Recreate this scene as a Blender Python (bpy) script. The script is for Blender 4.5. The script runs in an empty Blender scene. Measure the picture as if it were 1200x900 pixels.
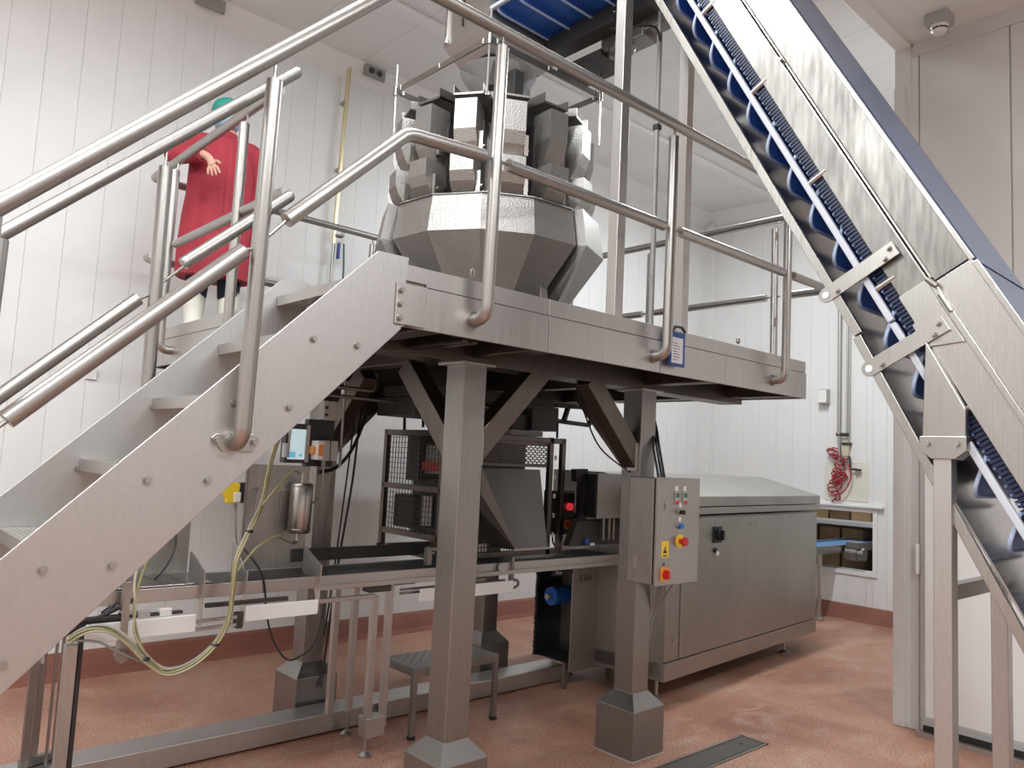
import bpy, bmesh, math, random
from mathutils import Vector, Matrix
random.seed(7)
SC = bpy.context.scene
COL = SC.collection
PI = math.pi

# ------------------------------------------------------------------ camera
cam_data = bpy.data.cameras.new('camera')
cam_data.sensor_fit = 'HORIZONTAL'; cam_data.sensor_width = 36.0
cam_data.lens = 908.2 / 1200.0 * 36.0
cam_data.clip_start = 0.05; cam_data.clip_end = 60
cam = bpy.data.objects.new('camera', cam_data); COL.objects.link(cam)
RIGHT = Vector((0.73719, -0.67395, 0.04848)); DOWN = Vector((0.09966, 0.03749, -0.99432)); FWD = Vector((0.66830, 0.73783, 0.09480))
cam.matrix_world = Matrix.Translation((0, 0, 1.6)) @ Matrix((RIGHT, -DOWN, -FWD)).transposed().to_4x4()
SC.camera = cam

# ------------------------------------------------------------------ world, exposure
w = bpy.data.worlds.new('world'); SC.world = w; w.use_nodes = True
w.node_tree.nodes['Background'].inputs[0].default_value = (0.9, 0.93, 1.0, 1)
w.node_tree.nodes['Background'].inputs[1].default_value = 0.3
SC.view_settings.view_transform = 'Standard'; SC.view_settings.look = 'None'
SC.view_settings.exposure = 0.80; SC.view_settings.gamma = 1.0; SC.view_settings.use_curve_mapping = False

# ceiling luminaires: (x, y, z of the ceiling, watts); the fittings are built with the objects below; the last one is added to brighten the hatch room
LAMPS = [(-2.3, 3.3, 5.0, 60), (-0.5, 2.45, 5.0, 42), (1.7, 2.6, 5.0, 36), (-2.0, -0.6, 4.6, 56), (0.4, -0.6, 4.6, 60), (2.8, -1.2, 4.6, 60), (6.1, 3.45, 5.0, 75), (10.2, 4.3, 2.5, 12)]
for lx, ly, lz, lw in LAMPS:
    ld = bpy.data.lights.new('lamp', 'AREA'); ld.shape = 'RECTANGLE'; ld.size = 1.5; ld.size_y = 0.16; ld.energy = lw; ld.color = (0.94, 1.0, 1.03)
    lo = bpy.data.objects.new('lamp', ld); COL.objects.link(lo); lo.location = (lx, ly, lz - 0.125)

# ------------------------------------------------------------------ materials
def new_mat(name):
    m = bpy.data.materials.new(name); m.use_nodes = True
    return m, m.node_tree, m.node_tree.nodes['Principled BSDF']
def N(t, kind, **kw):
    n = t.nodes.new(kind)
    for k, v in kw.items():
        if k.startswith('i_'):
            key = k[2:]
            n.inputs[int(key) if key.isdigit() else key].default_value = v
        else: setattr(n, k, v)
    return n
def mapping(t, scale, coord='Object'):
    c = N(t, 'ShaderNodeTexCoord'); mp = N(t, 'ShaderNodeMapping'); mp.inputs['Scale'].default_value = scale
    t.links.new(c.outputs[coord], mp.inputs['Vector']); return mp.outputs['Vector']
def ramp(t, fac, stops):
    r = N(t, 'ShaderNodeValToRGB'); cr = r.color_ramp
    while len(cr.elements) < len(stops): cr.elements.new(0.5)
    for e, (p, c) in zip(cr.elements, stops): e.position = p; e.color = c if len(c) == 4 else (*c, 1)
    t.links.new(fac, r.inputs['Fac']); return r.outputs['Color']
def plain(name, col, rough=0.5, metallic=0.0, var=0.0, bump=0.0, bscale=200, **kw):
    m, t, b = new_mat(name)
    b.inputs['Base Color'].default_value = (*col, 1); b.inputs['Roughness'].default_value = rough; b.inputs['Metallic'].default_value = metallic
    for k, v in kw.items(): b.inputs[k].default_value = v
    if var:
        n = N(t, 'ShaderNodeTexNoise', i_Scale=3.0, i_Detail=5.0); t.links.new(mapping(t, (1, 1, 1)), n.inputs['Vector'])
        t.links.new(ramp(t, n.outputs['Fac'], [(0.3, [c * (1 - var) for c in col]), (0.7, [min(1, c * (1 + var)) for c in col])]), b.inputs['Base Color'])
    if bump:
        n = N(t, 'ShaderNodeTexNoise', i_Scale=bscale, i_Detail=2.0); t.links.new(mapping(t, (1, 1, 1)), n.inputs['Vector'])
        bp = N(t, 'ShaderNodeBump', i_Strength=bump, i_Distance=0.01); t.links.new(n.outputs['Fac'], bp.inputs['Height']); t.links.new(bp.outputs['Normal'], b.inputs['Normal'])
    return m
def metal(name, col, rough=0.35, var=0.12, grain=(40, 40, 2), blotch=1.5, dimple=0.0, dscale=90, metallic=1.0):
    m, t, b = new_mat(name)
    b.inputs['Metallic'].default_value = metallic
    g = N(t, 'ShaderNodeTexNoise', i_Scale=4.0, i_Detail=3.0); t.links.new(mapping(t, grain), g.inputs['Vector'])
    k = N(t, 'ShaderNodeTexNoise', i_Scale=blotch, i_Detail=6.0, i_Roughness=0.6); t.links.new(mapping(t, (1, 1, 0.6)), k.inputs['Vector'])
    mx = N(t, 'ShaderNodeMath', operation='ADD'); t.links.new(g.outputs['Fac'], mx.inputs[0]); t.links.new(k.outputs['Fac'], mx.inputs[1])
    hv = N(t, 'ShaderNodeMath', operation='MULTIPLY'); t.links.new(mx.outputs[0], hv.inputs[0]); hv.inputs[1].default_value = 0.5
    t.links.new(ramp(t, hv.outputs[0], [(0.32, [c * (1 - var) for c in col]), (0.66, [min(1, c * (1 + var)) for c in col])]), b.inputs['Base Color'])
    t.links.new(ramp(t, hv.outputs[0], [(0.3, (rough + 0.1,) * 3), (0.7, (max(0.05, rough - 0.08),) * 3)]), b.inputs['Roughness'])
    if dimple:
        v = N(t, 'ShaderNodeTexVoronoi', i_Scale=dscale); t.links.new(mapping(t, (1, 1, 1)), v.inputs['Vector'])
        bp = N(t, 'ShaderNodeBump', i_Strength=dimple, i_Distance=0.004); t.links.new(v.outputs['Distance'], bp.inputs['Height']); t.links.new(bp.outputs['Normal'], b.inputs['Normal'])
    else:
        bp = N(t, 'ShaderNodeBump', i_Strength=0.06, i_Distance=0.002); t.links.new(g.outputs['Fac'], bp.inputs['Height']); t.links.new(bp.outputs['Normal'], b.inputs['Normal'])
    return m
M = {}
M['steel'] = metal('brushed_steel', (0.50, 0.478, 0.46), 0.40, 0.08)
M['steel_plate'] = metal('steel_plate', (0.50, 0.482, 0.468), 0.46, 0.055, grain=(18, 18, 6), blotch=2.2)
M['under'] = metal('shaded_under_steel', (0.15, 0.125, 0.11), 0.40, 0.2)  # steel below the deck; shade and red floor reflection put into the base colour
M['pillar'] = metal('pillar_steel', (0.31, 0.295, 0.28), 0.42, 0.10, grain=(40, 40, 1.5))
M['steel_dark'] = metal('dark_steel', (0.30, 0.28, 0.265), 0.42, 0.2)
M['tube'] = metal('tube_steel', (0.41, 0.39, 0.37), 0.37, 0.10, grain=(60, 60, 6))
M['tray'] = metal('tray_steel', (0.40, 0.385, 0.37), 0.16, 0.08)
M['bright'] = metal('bright_steel', (0.42, 0.40, 0.375), 0.31, 0.10, blotch=2.5)
M['bright_wet'] = metal('stained_steel', (0.235, 0.222, 0.207), 0.42, 0.26, grain=(22, 14, 2), blotch=4)
M['dimple'] = metal('dimpled_steel', (0.39, 0.375, 0.358), 0.48, 0.10, dimple=0.35, dscale=105)
M['dimple_door'] = metal('dimpled_door_steel', (0.34, 0.32, 0.30), 0.42, 0.10, dimple=0.35, dscale=105)  # darker copy of the dimpled steel; the doors' downward shade is in the colour
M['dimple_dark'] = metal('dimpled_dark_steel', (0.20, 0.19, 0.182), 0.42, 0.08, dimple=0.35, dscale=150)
M['cabinet'] = metal('cabinet_steel', (0.40, 0.385, 0.36), 0.42, 0.14, grain=(50, 50, 1.2))
M['dark'] = plain('dark_gunmetal', (0.05, 0.046, 0.044), 0.5, 0.3)
M['black'] = plain('black_plastic', (0.012, 0.012, 0.013), 0.45)
M['rubber'] = plain('black_cable', (0.015, 0.014, 0.014), 0.6)
M['white_plastic'] = plain('white_plastic', (0.80, 0.79, 0.77), 0.35)
M['grey_plastic'] = plain('grey_plastic', (0.42, 0.42, 0.41), 0.45)
M['wear_strip'] = plain('pale_wear_strip', (0.52, 0.54, 0.59), 0.35)
M['blue_belt'] = plain('blue_belt', (0.010, 0.030, 0.12), 0.42, var=0.2)
M['blue_flight'] = plain('blue_flight', (0.035, 0.13, 0.48), 0.4, var=0.12)
M['blue_rim'] = plain('rim_highlight_blue', (0.46, 0.58, 0.80), 0.4)  # light catching the flight edges, put in as a paler colour
M['blue_bright'] = plain('bright_blue', (0.02, 0.14, 0.55), 0.35)
M['navy'] = plain('navy_blue', (0.02, 0.06, 0.26), 0.4)
M['belt_dark'] = plain('dark_belt_rib', (0.006, 0.014, 0.055), 0.4)
M['hinge_blue'] = plain('hinge_blue', (0.10, 0.16, 0.30), 0.4)
M['red'] = plain('signal_red', (0.55, 0.02, 0.015), 0.35)
M['yellow'] = plain('warning_yellow', (0.85, 0.60, 0.03), 0.4)
M['amber'] = plain('amber_orange', (0.80, 0.30, 0.05), 0.4)
M['green'] = plain('button_green', (0.03, 0.16, 0.05), 0.4)
M['hose_green'] = plain('green_hose', (0.03, 0.16, 0.11), 0.45)
M['hose_red'] = plain('red_hose', (0.36, 0.02, 0.035), 0.35)
M['cable_olive'] = plain('olive_cable', (0.33, 0.30, 0.13), 0.45)
M['cable_pale'] = plain('pale_cable', (0.55, 0.50, 0.36), 0.45)
M['cable_grey'] = plain('grey_cable', (0.30, 0.29, 0.27), 0.5)
M['brass'] = metal('pale_brass', (0.78, 0.68, 0.42), 0.3, 0.06)
M['wood'] = plain('brown_board', (0.17, 0.10, 0.05), 0.7, var=0.3)
M['cardboard'] = plain('tan_board', (0.36, 0.24, 0.12), 0.7, var=0.2)
M['paper'] = plain('paper', (0.75, 0.76, 0.80), 0.6)
M['ink'] = plain('grey_ink', (0.22, 0.22, 0.24), 0.7)
M['black_ink'] = plain('black_ink', (0.01, 0.01, 0.01), 0.6)
M['coat'] = plain('red_cloth', (0.35, 0.028, 0.045), 0.8, var=0.18, bump=0.35, bscale=28)
M['trousers'] = plain('navy_cloth', (0.015, 0.018, 0.035), 0.85)
M['boot'] = plain('white_rubber', (0.72, 0.70, 0.62), 0.4)
M['skin'] = plain('skin', (0.62, 0.36, 0.27), 0.5, var=0.08)
M['hairnet'] = plain('teal_hairnet', (0.03, 0.30, 0.25), 0.75, var=0.25, bump=0.8, bscale=60)
M['mask'] = plain('pale_blue_mask', (0.30, 0.45, 0.55), 0.8)
M['hair'] = plain('dark_hair', (0.02, 0.014, 0.01), 0.6)
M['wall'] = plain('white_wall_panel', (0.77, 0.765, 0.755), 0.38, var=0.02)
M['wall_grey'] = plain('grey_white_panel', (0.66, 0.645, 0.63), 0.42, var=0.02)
M['joint'] = plain('panel_joint', (0.66, 0.65, 0.64), 0.6)
M['ceiling'] = plain('ceiling_panel', (0.80, 0.79, 0.78), 0.5, var=0.02)
M['lintel'] = plain('ceiling_rib', (0.82, 0.81, 0.80), 0.5)
M['kerb'] = plain('red_kerb', (0.22, 0.078, 0.052), 0.5, var=0.15, bump=0.15, bscale=90)
def floor_mat():
    m, t, b = new_mat('red_resin_floor')
    big = N(t, 'ShaderNodeTexNoise', i_Scale=0.9, i_Detail=6.0, i_Roughness=0.6, i_Distortion=0.6); t.links.new(mapping(t, (1, 1, 1)), big.inputs['Vector'])
    mid = N(t, 'ShaderNodeTexNoise', i_Scale=3.0, i_Detail=8.0, i_Roughness=0.65, i_Distortion=1.2); t.links.new(mapping(t, (1, 1.6, 1)), mid.inputs['Vector'])
    fine = N(t, 'ShaderNodeTexNoise', i_Scale=85.0, i_Detail=3.0, i_Roughness=0.7); t.links.new(mapping(t, (1, 1, 1)), fine.inputs['Vector'])
    base = ramp(t, big.outputs['Fac'], [(0.32, (0.26, 0.118, 0.078)), (0.5, (0.37, 0.182, 0.122)), (0.68, (0.43, 0.255, 0.18))])
    res = ramp(t, mid.outputs['Fac'], [(0.50, (0, 0, 0)), (0.70, (0.45, 0.45, 0.45))])
    mx = N(t, 'ShaderNodeMix', data_type='RGBA'); t.links.new(res, mx.inputs[0]); t.links.new(base, mx.inputs[6]); mx.inputs[7].default_value = (0.46, 0.36, 0.285, 1)
    sp = ramp(t, fine.outputs['Fac'], [(0.32, (0.45, 0.43, 0.43)), (0.5, (1, 1, 1)), (0.68, (1.5, 1.5, 1.5))])
    ml = N(t, 'ShaderNodeMix', data_type='RGBA', blend_type='MULTIPLY'); ml.inputs[0].default_value = 1.0
    t.links.new(mx.outputs[2], ml.inputs[6]); t.links.new(sp, ml.inputs[7]); t.links.new(ml.outputs[2], b.inputs['Base Color'])
    t.links.new(ramp(t, mid.outputs['Fac'], [(0.3, (0.36,) * 3), (0.7, (0.62,) * 3)]), b.inputs['Roughness'])
    bp = N(t, 'ShaderNodeBump', i_Strength=0.25, i_Distance=0.004); t.links.new(fine.outputs['Fac'], bp.inputs['Height']); t.links.new(bp.outputs['Normal'], b.inputs['Normal'])
    return m
M['floor'] = floor_mat()
def clear_mat(name, col, mixf, rough=0.15):
    m, t, b = new_mat(name)
    b.inputs['Base Color'].default_value = (*col, 1); b.inputs['Roughness'].default_value = rough
    tr = N(t, 'ShaderNodeBsdfTransparent'); mx = N(t, 'ShaderNodeMixShader'); mx.inputs[0].default_value = mixf
    tr.inputs[0].default_value = (0.82, 0.87, 0.95, 1)
    t.links.new(tr.outputs[0], mx.inputs[1]); t.links.new(b.outputs[0], mx.inputs[2]); t.links.new(mx.outputs[0], t.nodes['Material Output'].inputs['Surface'])
    return m
M['poly'] = clear_mat('clear_polycarbonate', (0.45, 0.52, 0.62), 0.35)
M['clear'] = clear_mat('clear_plastic', (0.32, 0.31, 0.30), 0.7, 0.3)
M['haze'] = clear_mat('hazy_cover', (0.12, 0.16, 0.25), 0.80, 0.22)
def glow(name, col, s):
    m, t, b = new_mat(name); b.inputs['Base Color'].default_value = (*col, 1); b.inputs['Emission Color'].default_value = (*col, 1); b.inputs['Emission Strength'].default_value = s; return m
M['screen'] = glow('lit_screen', (0.52, 0.68, 0.72), 0.35)
M['screen_mark'] = glow('lit_screen_mark', (0.12, 0.35, 0.55), 0.5)
M['lamp_tube'] = glow('lamp_diffuser', (1.0, 0.97, 0.93), 6.0)
M['red_glow'] = glow('lit_red_lamp', (0.75, 0.04, 0.05), 0.35)

# ------------------------------------------------------------------ mesh building helpers
class B:
    def __init__(s): s.v = []; s.f = []; s.m = []; s.mi = 0
    def add(s, vs, fs):
        o = len(s.v); s.v += [Vector(p) for p in vs]
        for f in fs: s.f.append([i + o for i in f]); s.m.append(s.mi)
        return s
    def box(s, x0, y0, z0, x1, y1, z1):
        vs = [(x, y, z) for z in (z0, z1) for y in (y0, y1) for x in (x0, x1)]
        return s.add(vs, [(0, 2, 3, 1), (4, 5, 7, 6), (0, 1, 5, 4), (2, 6, 7, 3), (0, 4, 6, 2), (1, 3, 7, 5)])
    def bar(s, p0, p1, wid, thk, up=(0, 0, 1)):
        p0 = Vector(p0); p1 = Vector(p1); d = (p1 - p0).normalized(); up = Vector(up)
        if abs(d.dot(up)) > 0.98: up = Vector((1, 0, 0))
        a = d.cross(up).normalized(); u = a.cross(d).normalized(); a *= wid / 2; u *= thk / 2
        vs = [p + sa * a + su * u for p in (p0, p1) for su in (-1, 1) for sa in (-1, 1)]
        return s.add(vs, [(0, 2, 3, 1), (4, 5, 7, 6), (0, 1, 5, 4), (2, 6, 7, 3), (0, 4, 6, 2), (1, 3, 7, 5)])
    def tube(s, pts, r, n=10, cap=True):
        pts = [Vector(p) for p in pts]; rs = r if isinstance(r, (list, tuple)) else [r] * len(pts)
        L = len(pts); t = []
        for i in range(L):
            a = pts[max(0, i - 1)]; b = pts[min(L - 1, i + 1)]; t.append((b - a).normalized())
        ref = Vector((0, 0, 1)) if abs(t[0].z) < 0.9 else Vector((1, 0, 0))
        nrm = (ref - t[0] * ref.dot(t[0])).normalized(); vs = []; fs = []
        for i in range(L):
            nrm = (nrm - t[i] * nrm.dot(t[i])).normalized(); bi = t[i].cross(nrm)
            for k in range(n):
                a = 2 * PI * k / n; vs.append(pts[i] + (nrm * math.cos(a) + bi * math.sin(a)) * rs[i])
        for i in range(L - 1):
            for k in range(n):
                k2 = (k + 1) % n; fs.append((i * n + k, i * n + k2, (i + 1) * n + k2, (i + 1) * n + k))
        if cap: fs.append(tuple(range(n - 1, -1, -1))); fs.append(tuple((L - 1) * n + k for k in range(n)))
        return s.add(vs, fs)
    def cyl(s, p0, p1, r, n=14, r1=None): return s.tube([p0, p1], [r, r if r1 is None else r1], n)
    def prism(s, pts, off):
        n = len(pts); off = Vector(off); a = [Vector(p) for p in pts]; vs = a + [p + off for p in a]
        fs = [tuple(range(n - 1, -1, -1)), tuple(range(n, 2 * n))] + [(i, (i + 1) % n, n + (i + 1) % n, n + i) for i in range(n)]
        return s.add(vs, fs)
    def lathe(s, prof, c, n=24):
        c = Vector(c); vs = []; fs = []; L = len(prof)
        for r, z in prof:
            for k in range(n): a = 2 * PI * k / n; vs.append(c + Vector((r * math.cos(a), r * math.sin(a), z)))
        for i in range(L - 1):
            for k in range(n): k2 = (k + 1) % n; fs.append((i * n + k, i * n + k2, (i + 1) * n + k2, (i + 1) * n + k))
        return s.add(vs, fs)
    def loft(s, rings, cap=True):
        n = len(rings[0]); vs = [p for r in rings for p in r]; fs = []
        for i in range(len(rings) - 1):
            for k in range(n): k2 = (k + 1) % n; fs.append((i * n + k, i * n + k2, (i + 1) * n + k2, (i + 1) * n + k))
        if cap: fs.append(tuple(range(n - 1, -1, -1))); fs.append(tuple((len(rings) - 1) * n + k for k in range(n)))
        return s.add(vs, fs)
    def ball(s, c, r, n=12, sc=(1, 1, 1)):
        c = Vector(c); rings = []
        for i in range(1, n // 2):
            th = PI * i / (n // 2); rings.append([c + Vector((r * math.sin(th) * math.cos(2 * PI * k / n) * sc[0], r * math.sin(th) * math.sin(2 * PI * k / n) * sc[1], -r * math.cos(th) * sc[2])) for k in range(n)])
        return s.loft(rings)
BASE = {}
def finish(name, me, mats, parent):
    for x in (mats if isinstance(mats, (list, tuple)) else [mats]): me.materials.append(M[x] if isinstance(x, str) else x)
    o = bpy.data.objects.new(name, me); COL.objects.link(o)
    if parent is not None: o.parent = parent
    return o
def build(b, name, mat, parent=None, bevel=0.0, smooth=None, seg=2):
    off = Vector((0, 0, 0))
    if parent is not None: off = BASE.get(parent.name, off)
    me = bpy.data.meshes.new(name); me.from_pydata([tuple(p - off) for p in b.v], [], b.f)
    for p, i in zip(me.polygons, b.m): p.material_index = i
    bm = bmesh.new(); bm.from_mesh(me); bmesh.ops.recalc_face_normals(bm, faces=bm.faces); bm.to_mesh(me); bm.free()
    o = finish(name, me, mat, parent)
    if parent is not None: BASE[o.name] = off
    if smooth: me.shade_smooth(); me.set_sharp_from_angle(angle=math.radians(smooth))
    if bevel:
        md = o.modifiers.new('bevel', 'BEVEL'); md.width = bevel; md.segments = seg; md.limit_method = 'ANGLE'; md.angle_limit = math.radians(40); md.harden_normals = False
    return o
def thing(name, label, cat, loc=(0, 0, 0), group=None, local=False):
    o = bpy.data.objects.new(name, None); COL.objects.link(o); o.location = loc; o.empty_display_size = 0.1
    o['label'] = label; o['category'] = cat
    if group: o['group'] = group
    BASE[o.name] = Vector((0, 0, 0)) if local else Vector(loc)
    return o
def tag(o, label, cat, group=None, kind=None):
    o['label'] = label; o['category'] = cat
    if group: o['group'] = group
    if kind: o['kind'] = kind
    return o
def struct(b, name, mat, bevel=0.0):
    o = build(b, name, mat, None, bevel); o['kind'] = 'structure'; BASE[o.name] = Vector((0, 0, 0)); return o
def place(me, name, parent, loc, rz=0.0, rot=None, scale=None):
    o = bpy.data.objects.new(name, me); COL.objects.link(o); o.parent = parent
    off = BASE.get(parent.name, Vector((0, 0, 0)))
    o.location = Vector(loc) - off
    o.rotation_euler = rot if rot else (0, 0, rz)
    if scale: o.scale = scale
    BASE[o.name] = off
    return o
def mesh_only(b, name, mats, smooth=None):
    me = bpy.data.meshes.new(name); me.from_pydata([tuple(p) for p in b.v], [], b.f)
    for p, i in zip(me.polygons, b.m): p.material_index = i
    bm = bmesh.new(); bm.from_mesh(me); bmesh.ops.recalc_face_normals(bm, faces=bm.faces); bm.to_mesh(me); bm.free()
    for x in (mats if isinstance(mats, (list, tuple)) else [mats]): me.materials.append(M[x])
    if smooth: me.shade_smooth(); me.set_sharp_from_angle(angle=math.radians(smooth))
    return me
def arc(p0, corner, p1, r, n=5):
    """points rounding the corner between p0 and p1"""
    c = Vector(corner); a = (Vector(p0) - c).normalized(); b = (Vector(p1) - c).normalized()
    ang = a.angle(b); d = r / math.tan(ang / 2); s = c + a * d; e = c + b * d; ce = c + (a + b).normalized() * (r / math.sin(ang / 2))
    u = (s - ce); v = (e - ce); th = u.angle(v); return [ce + (u * math.sin((1 - k / n) * th) + v * math.sin(k / n * th)) / math.sin(th) for k in range(n + 1)]
def bent(pts, r, n=5):
    out = [Vector(pts[0])]
    for i in range(1, len(pts) - 1): out += arc(pts[i - 1], pts[i], pts[i + 1], r, n)
    return out + [Vector(pts[-1])]
def spline(pts, n=6):
    P = [Vector(p) for p in pts]; P = [P[0] * 2 - P[1]] + P + [P[-1] * 2 - P[-2]]; out = []
    for i in range(1, len(P) - 2):
        for k in range(n):
            t = k / n; a, b, c, d = P[i - 1:i + 3]
            out.append(0.5 * ((2 * b) + (c - a) * t + (2 * a - 5 * b + 4 * c - d) * t * t + (3 * b - a - 3 * c + d) * t ** 3))
    return out + [P[-2]]
def bolt_mesh():
    b = B(); b.cyl((0, 0, 0), (0, -0.004, 0), 0.013, 14); b.cyl((0, -0.004, 0), (0, -0.013, 0), 0.0095, 6)
    return mesh_only(b, 'bolt_head', 'tube', 40)
BOLT = bolt_mesh()
# ------------------------------------------------------------------ the room
def panels(wall, name, mat, x0, x1, step, make):
    x = x0
    while x < x1 - 1e-6: make(x, min(x + step, x1)); x += step
b = B(); b.box(-4.2, -4.2, -0.15, 9.0, 6.15, 0.0); struct(b, 'floor', 'floor')
# left (long) wall: backing slab and narrow plank panels
b = B(); b.box(-4.2, 5.955, 0, 9.0, 6.15, 5.1); wl = struct(b, 'wall_left', 'joint')
b = B(); b.box(0.0009, 0, 0, 0.2211, 0.012, 4.84); PLANK = mesh_only(b, 'wall_panel', 'wall')
for i in range(57):
    place(PLANK, 'wall_panel', wl, (-3.7 + 0.222 * i, 5.943, 0.155))
b = B(); b.prism([(-4.2, 5.943, 0.0), (-4.2, 5.943, 0.155), (-4.2, 5.91, 0.14), (-4.2, 5.86, 0.03), (-4.2, 5.80, 0.0)], (13.05, 0, 0)); struct(b, 'baseboard_left', 'kerb')
# coving between the long wall and the ceiling
b = B(); b.prism([(-4.2, 5.943, 4.86), (-4.2, 5.943, 5.0), (-4.2, 5.80, 5.0)], (13.0, 0, 0)); struct(b, 'trim_1', 'lintel')
# far right wall with a hatch
HY0, HY1, HZ0, HZ1 = 3.70, 4.86, 0.53, 1.185
b = B(); b.box(8.862, 2.0, 0, 9.0, HY0, 5.1); b.box(8.862, HY1, 0, 9.0, 6.15, 5.1); b.box(8.862, HY0, 0, 9.0, HY1, HZ0); b.box(8.862, HY0, HZ1, 9.0, HY1, 5.1)
wr = struct(b, 'wall_right', 'joint')
y = 2.0
edges = [2.0 + 0.222 * i for i in range(18)] + [5.943]
for y0, y1 in zip(edges[:-1], edges[1:]):
    segs = []
    if y1 <= HY0 or y0 >= HY1: segs = [(y0, y1, 0.155, 4.99)]
    else:
        if y0 < HY0: segs.append((y0, HY0, 0.155, 4.99))
        if y1 > HY1: segs.append((HY1, y1, 0.155, 4.99))
        a, c = max(y0, HY0), min(y1, HY1); segs += [(a, c, 0.155, HZ0), (a, c, HZ1, 4.99)]
    for a, c, z0, z1 in segs:
        if c - a < 0.01: continue
        b = B(); b.box(8.85, a + 0.002, z0, 8.862, c, z1); build(b, 'wall_panel', 'wall', wr)
b = B(); b.prism([(8.85, 2.0, 0.0), (8.85, 2.0, 0.155), (8.82, 2.0, 0.14), (8.77, 2.0, 0.03), (8.71, 2.0, 0.0)], (0, 3.94, 0)); struct(b, 'baseboard_right', 'kerb')
b = B(); b.prism([(8.85, 2.0, 4.86), (8.85, 2.0, 5.0), (8.71, 2.0, 5.0)], (0, 3.94, 0)); struct(b, 'trim_2', 'lintel')
b = B(); b.box(8.79, 5.80, 0.15, 8.85, 5.943, 4.9); struct(b, 'trim_3', 'wall')
# hatch frame
b = B()
b.box(8.835, HY0 - 0.05, HZ0 - 0.05, 8.90, HY1 + 0.05, HZ0); b.box(8.835, HY0 - 0.05, HZ1, 8.90, HY1 + 0.05, HZ1 + 0.05)
b.box(8.835, HY0 - 0.05, HZ0, 8.90, HY0, HZ1); b.box(8.835, HY1, HZ0, 8.90, HY1 + 0.05, HZ1)
b.box(8.80, HY0 - 0.12, HZ1 + 0.05, 8.85, HY1 + 0.05, HZ1 + 0.075)
struct(b, 'trim_4', 'wall', 0.003)
# the space beyond the hatch
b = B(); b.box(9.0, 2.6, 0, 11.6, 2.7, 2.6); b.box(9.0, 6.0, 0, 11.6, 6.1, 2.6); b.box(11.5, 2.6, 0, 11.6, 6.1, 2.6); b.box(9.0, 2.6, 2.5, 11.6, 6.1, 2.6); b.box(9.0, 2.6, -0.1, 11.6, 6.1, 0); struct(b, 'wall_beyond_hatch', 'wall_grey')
# near right wall: a lower, nearer block with a sliding door
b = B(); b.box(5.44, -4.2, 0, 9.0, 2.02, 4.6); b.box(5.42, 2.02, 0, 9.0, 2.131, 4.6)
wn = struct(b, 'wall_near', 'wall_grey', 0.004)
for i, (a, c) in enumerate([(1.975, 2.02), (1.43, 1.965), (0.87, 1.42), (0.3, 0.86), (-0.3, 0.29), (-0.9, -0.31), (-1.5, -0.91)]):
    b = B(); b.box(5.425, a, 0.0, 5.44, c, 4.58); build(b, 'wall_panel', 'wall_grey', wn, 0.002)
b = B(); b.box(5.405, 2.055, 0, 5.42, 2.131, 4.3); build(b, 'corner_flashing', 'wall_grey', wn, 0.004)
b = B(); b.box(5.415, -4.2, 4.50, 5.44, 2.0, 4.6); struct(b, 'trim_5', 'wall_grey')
d1 = struct(B().box(5.35, -0.3, 0.11, 5.42, 1.915, 2.75), 'door_1', 'wall', 0.006)
build(B().box(5.345, -0.3, 0.065, 5.42, 1.925, 0.11), 'bottom_rail', 'grey_plastic', d1, 0.004)
build(B().box(5.35, -0.3, 0.02, 5.42, 1.925, 0.065), 'rubber_seal', 'rubber', d1)
build(B().box(5.30, -0.3, 0.0, 5.34, 1.95, 0.03), 'floor_guide', 'steel', d1)
b = B(); b.box(5.385, 1.962, 0.98, 5.425, 1.985, 1.175); build(b, 'handle', 'white_plastic', d1, 0.006)
# room behind the camera
b = B(); b.box(-4.3, -4.2, 0, -4.2, 6.15, 5.1); struct(b, 'wall_back', 'wall')
b = B(); b.box(-4.2, -4.3, 0, 9.0, -4.2, 5.1); struct(b, 'wall_front', 'wall')
# ceilings: high bay beyond y = 2.1, lower bay over the camera
b = B(); b.box(-4.2, 2.02, 5.02, 9.0, 6.15, 5.12); ce = struct(b, 'ceiling', 'joint')
x = -3.9
while x < 8.8:
    b = B(); b.box(x + 0.002, 2.13, 5.0, min(x + 0.6, 8.85) - 0.002, 5.943, 5.02); build(b, 'ceiling_panel', 'ceiling', ce); x += 0.6
b = B(); b.box(-4.2, -4.2, 4.6, 9.0, 2.02, 5.12); struct(b, 'ceiling_near', 'ceiling')
b = B(); b.box(-4.2, 2.02, 4.585, 8.85, 2.13, 5.02); struct(b, 'trim_6', 'lintel', 0.01)
b = B(); b.box(-4.2, 4.80, 4.955, 8.80, 4.90, 5.0); struct(b, 'trim_7', 'lintel', 0.008)
# luminaires
for i, (lx, ly, lz, lw) in enumerate(LAMPS):
    names = ['in the high bay nearest the back left corner', 'in the high bay behind the stair top', 'in the high bay left of the weigher', 'in the lower bay behind the stairs', 'in the lower bay above the photographer', 'in the lower bay behind the inclined conveyor', 'in the high bay hidden above the conveyor', 'added to brighten the small room beyond the hatch']
    t = thing('ceiling_light', 'long white batten ceiling light ' + names[i], 'ceiling light', (lx, ly, lz), 'batten ceiling lights')
    b = B(); b.prism([(lx - 0.8, ly - 0.11, lz), (lx - 0.8, ly + 0.11, lz), (lx - 0.8, ly + 0.07, lz - 0.07), (lx - 0.8, ly - 0.07, lz - 0.07)], (1.6, 0, 0)); build(b, 'housing', 'white_plastic', t, 0.004)
    b = B(); b.box(lx - 0.76, ly - 0.05, lz - 0.095, lx + 0.76, ly + 0.05, lz - 0.07); build(b, 'diffuser', 'lamp_tube', t, 0.01)
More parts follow.
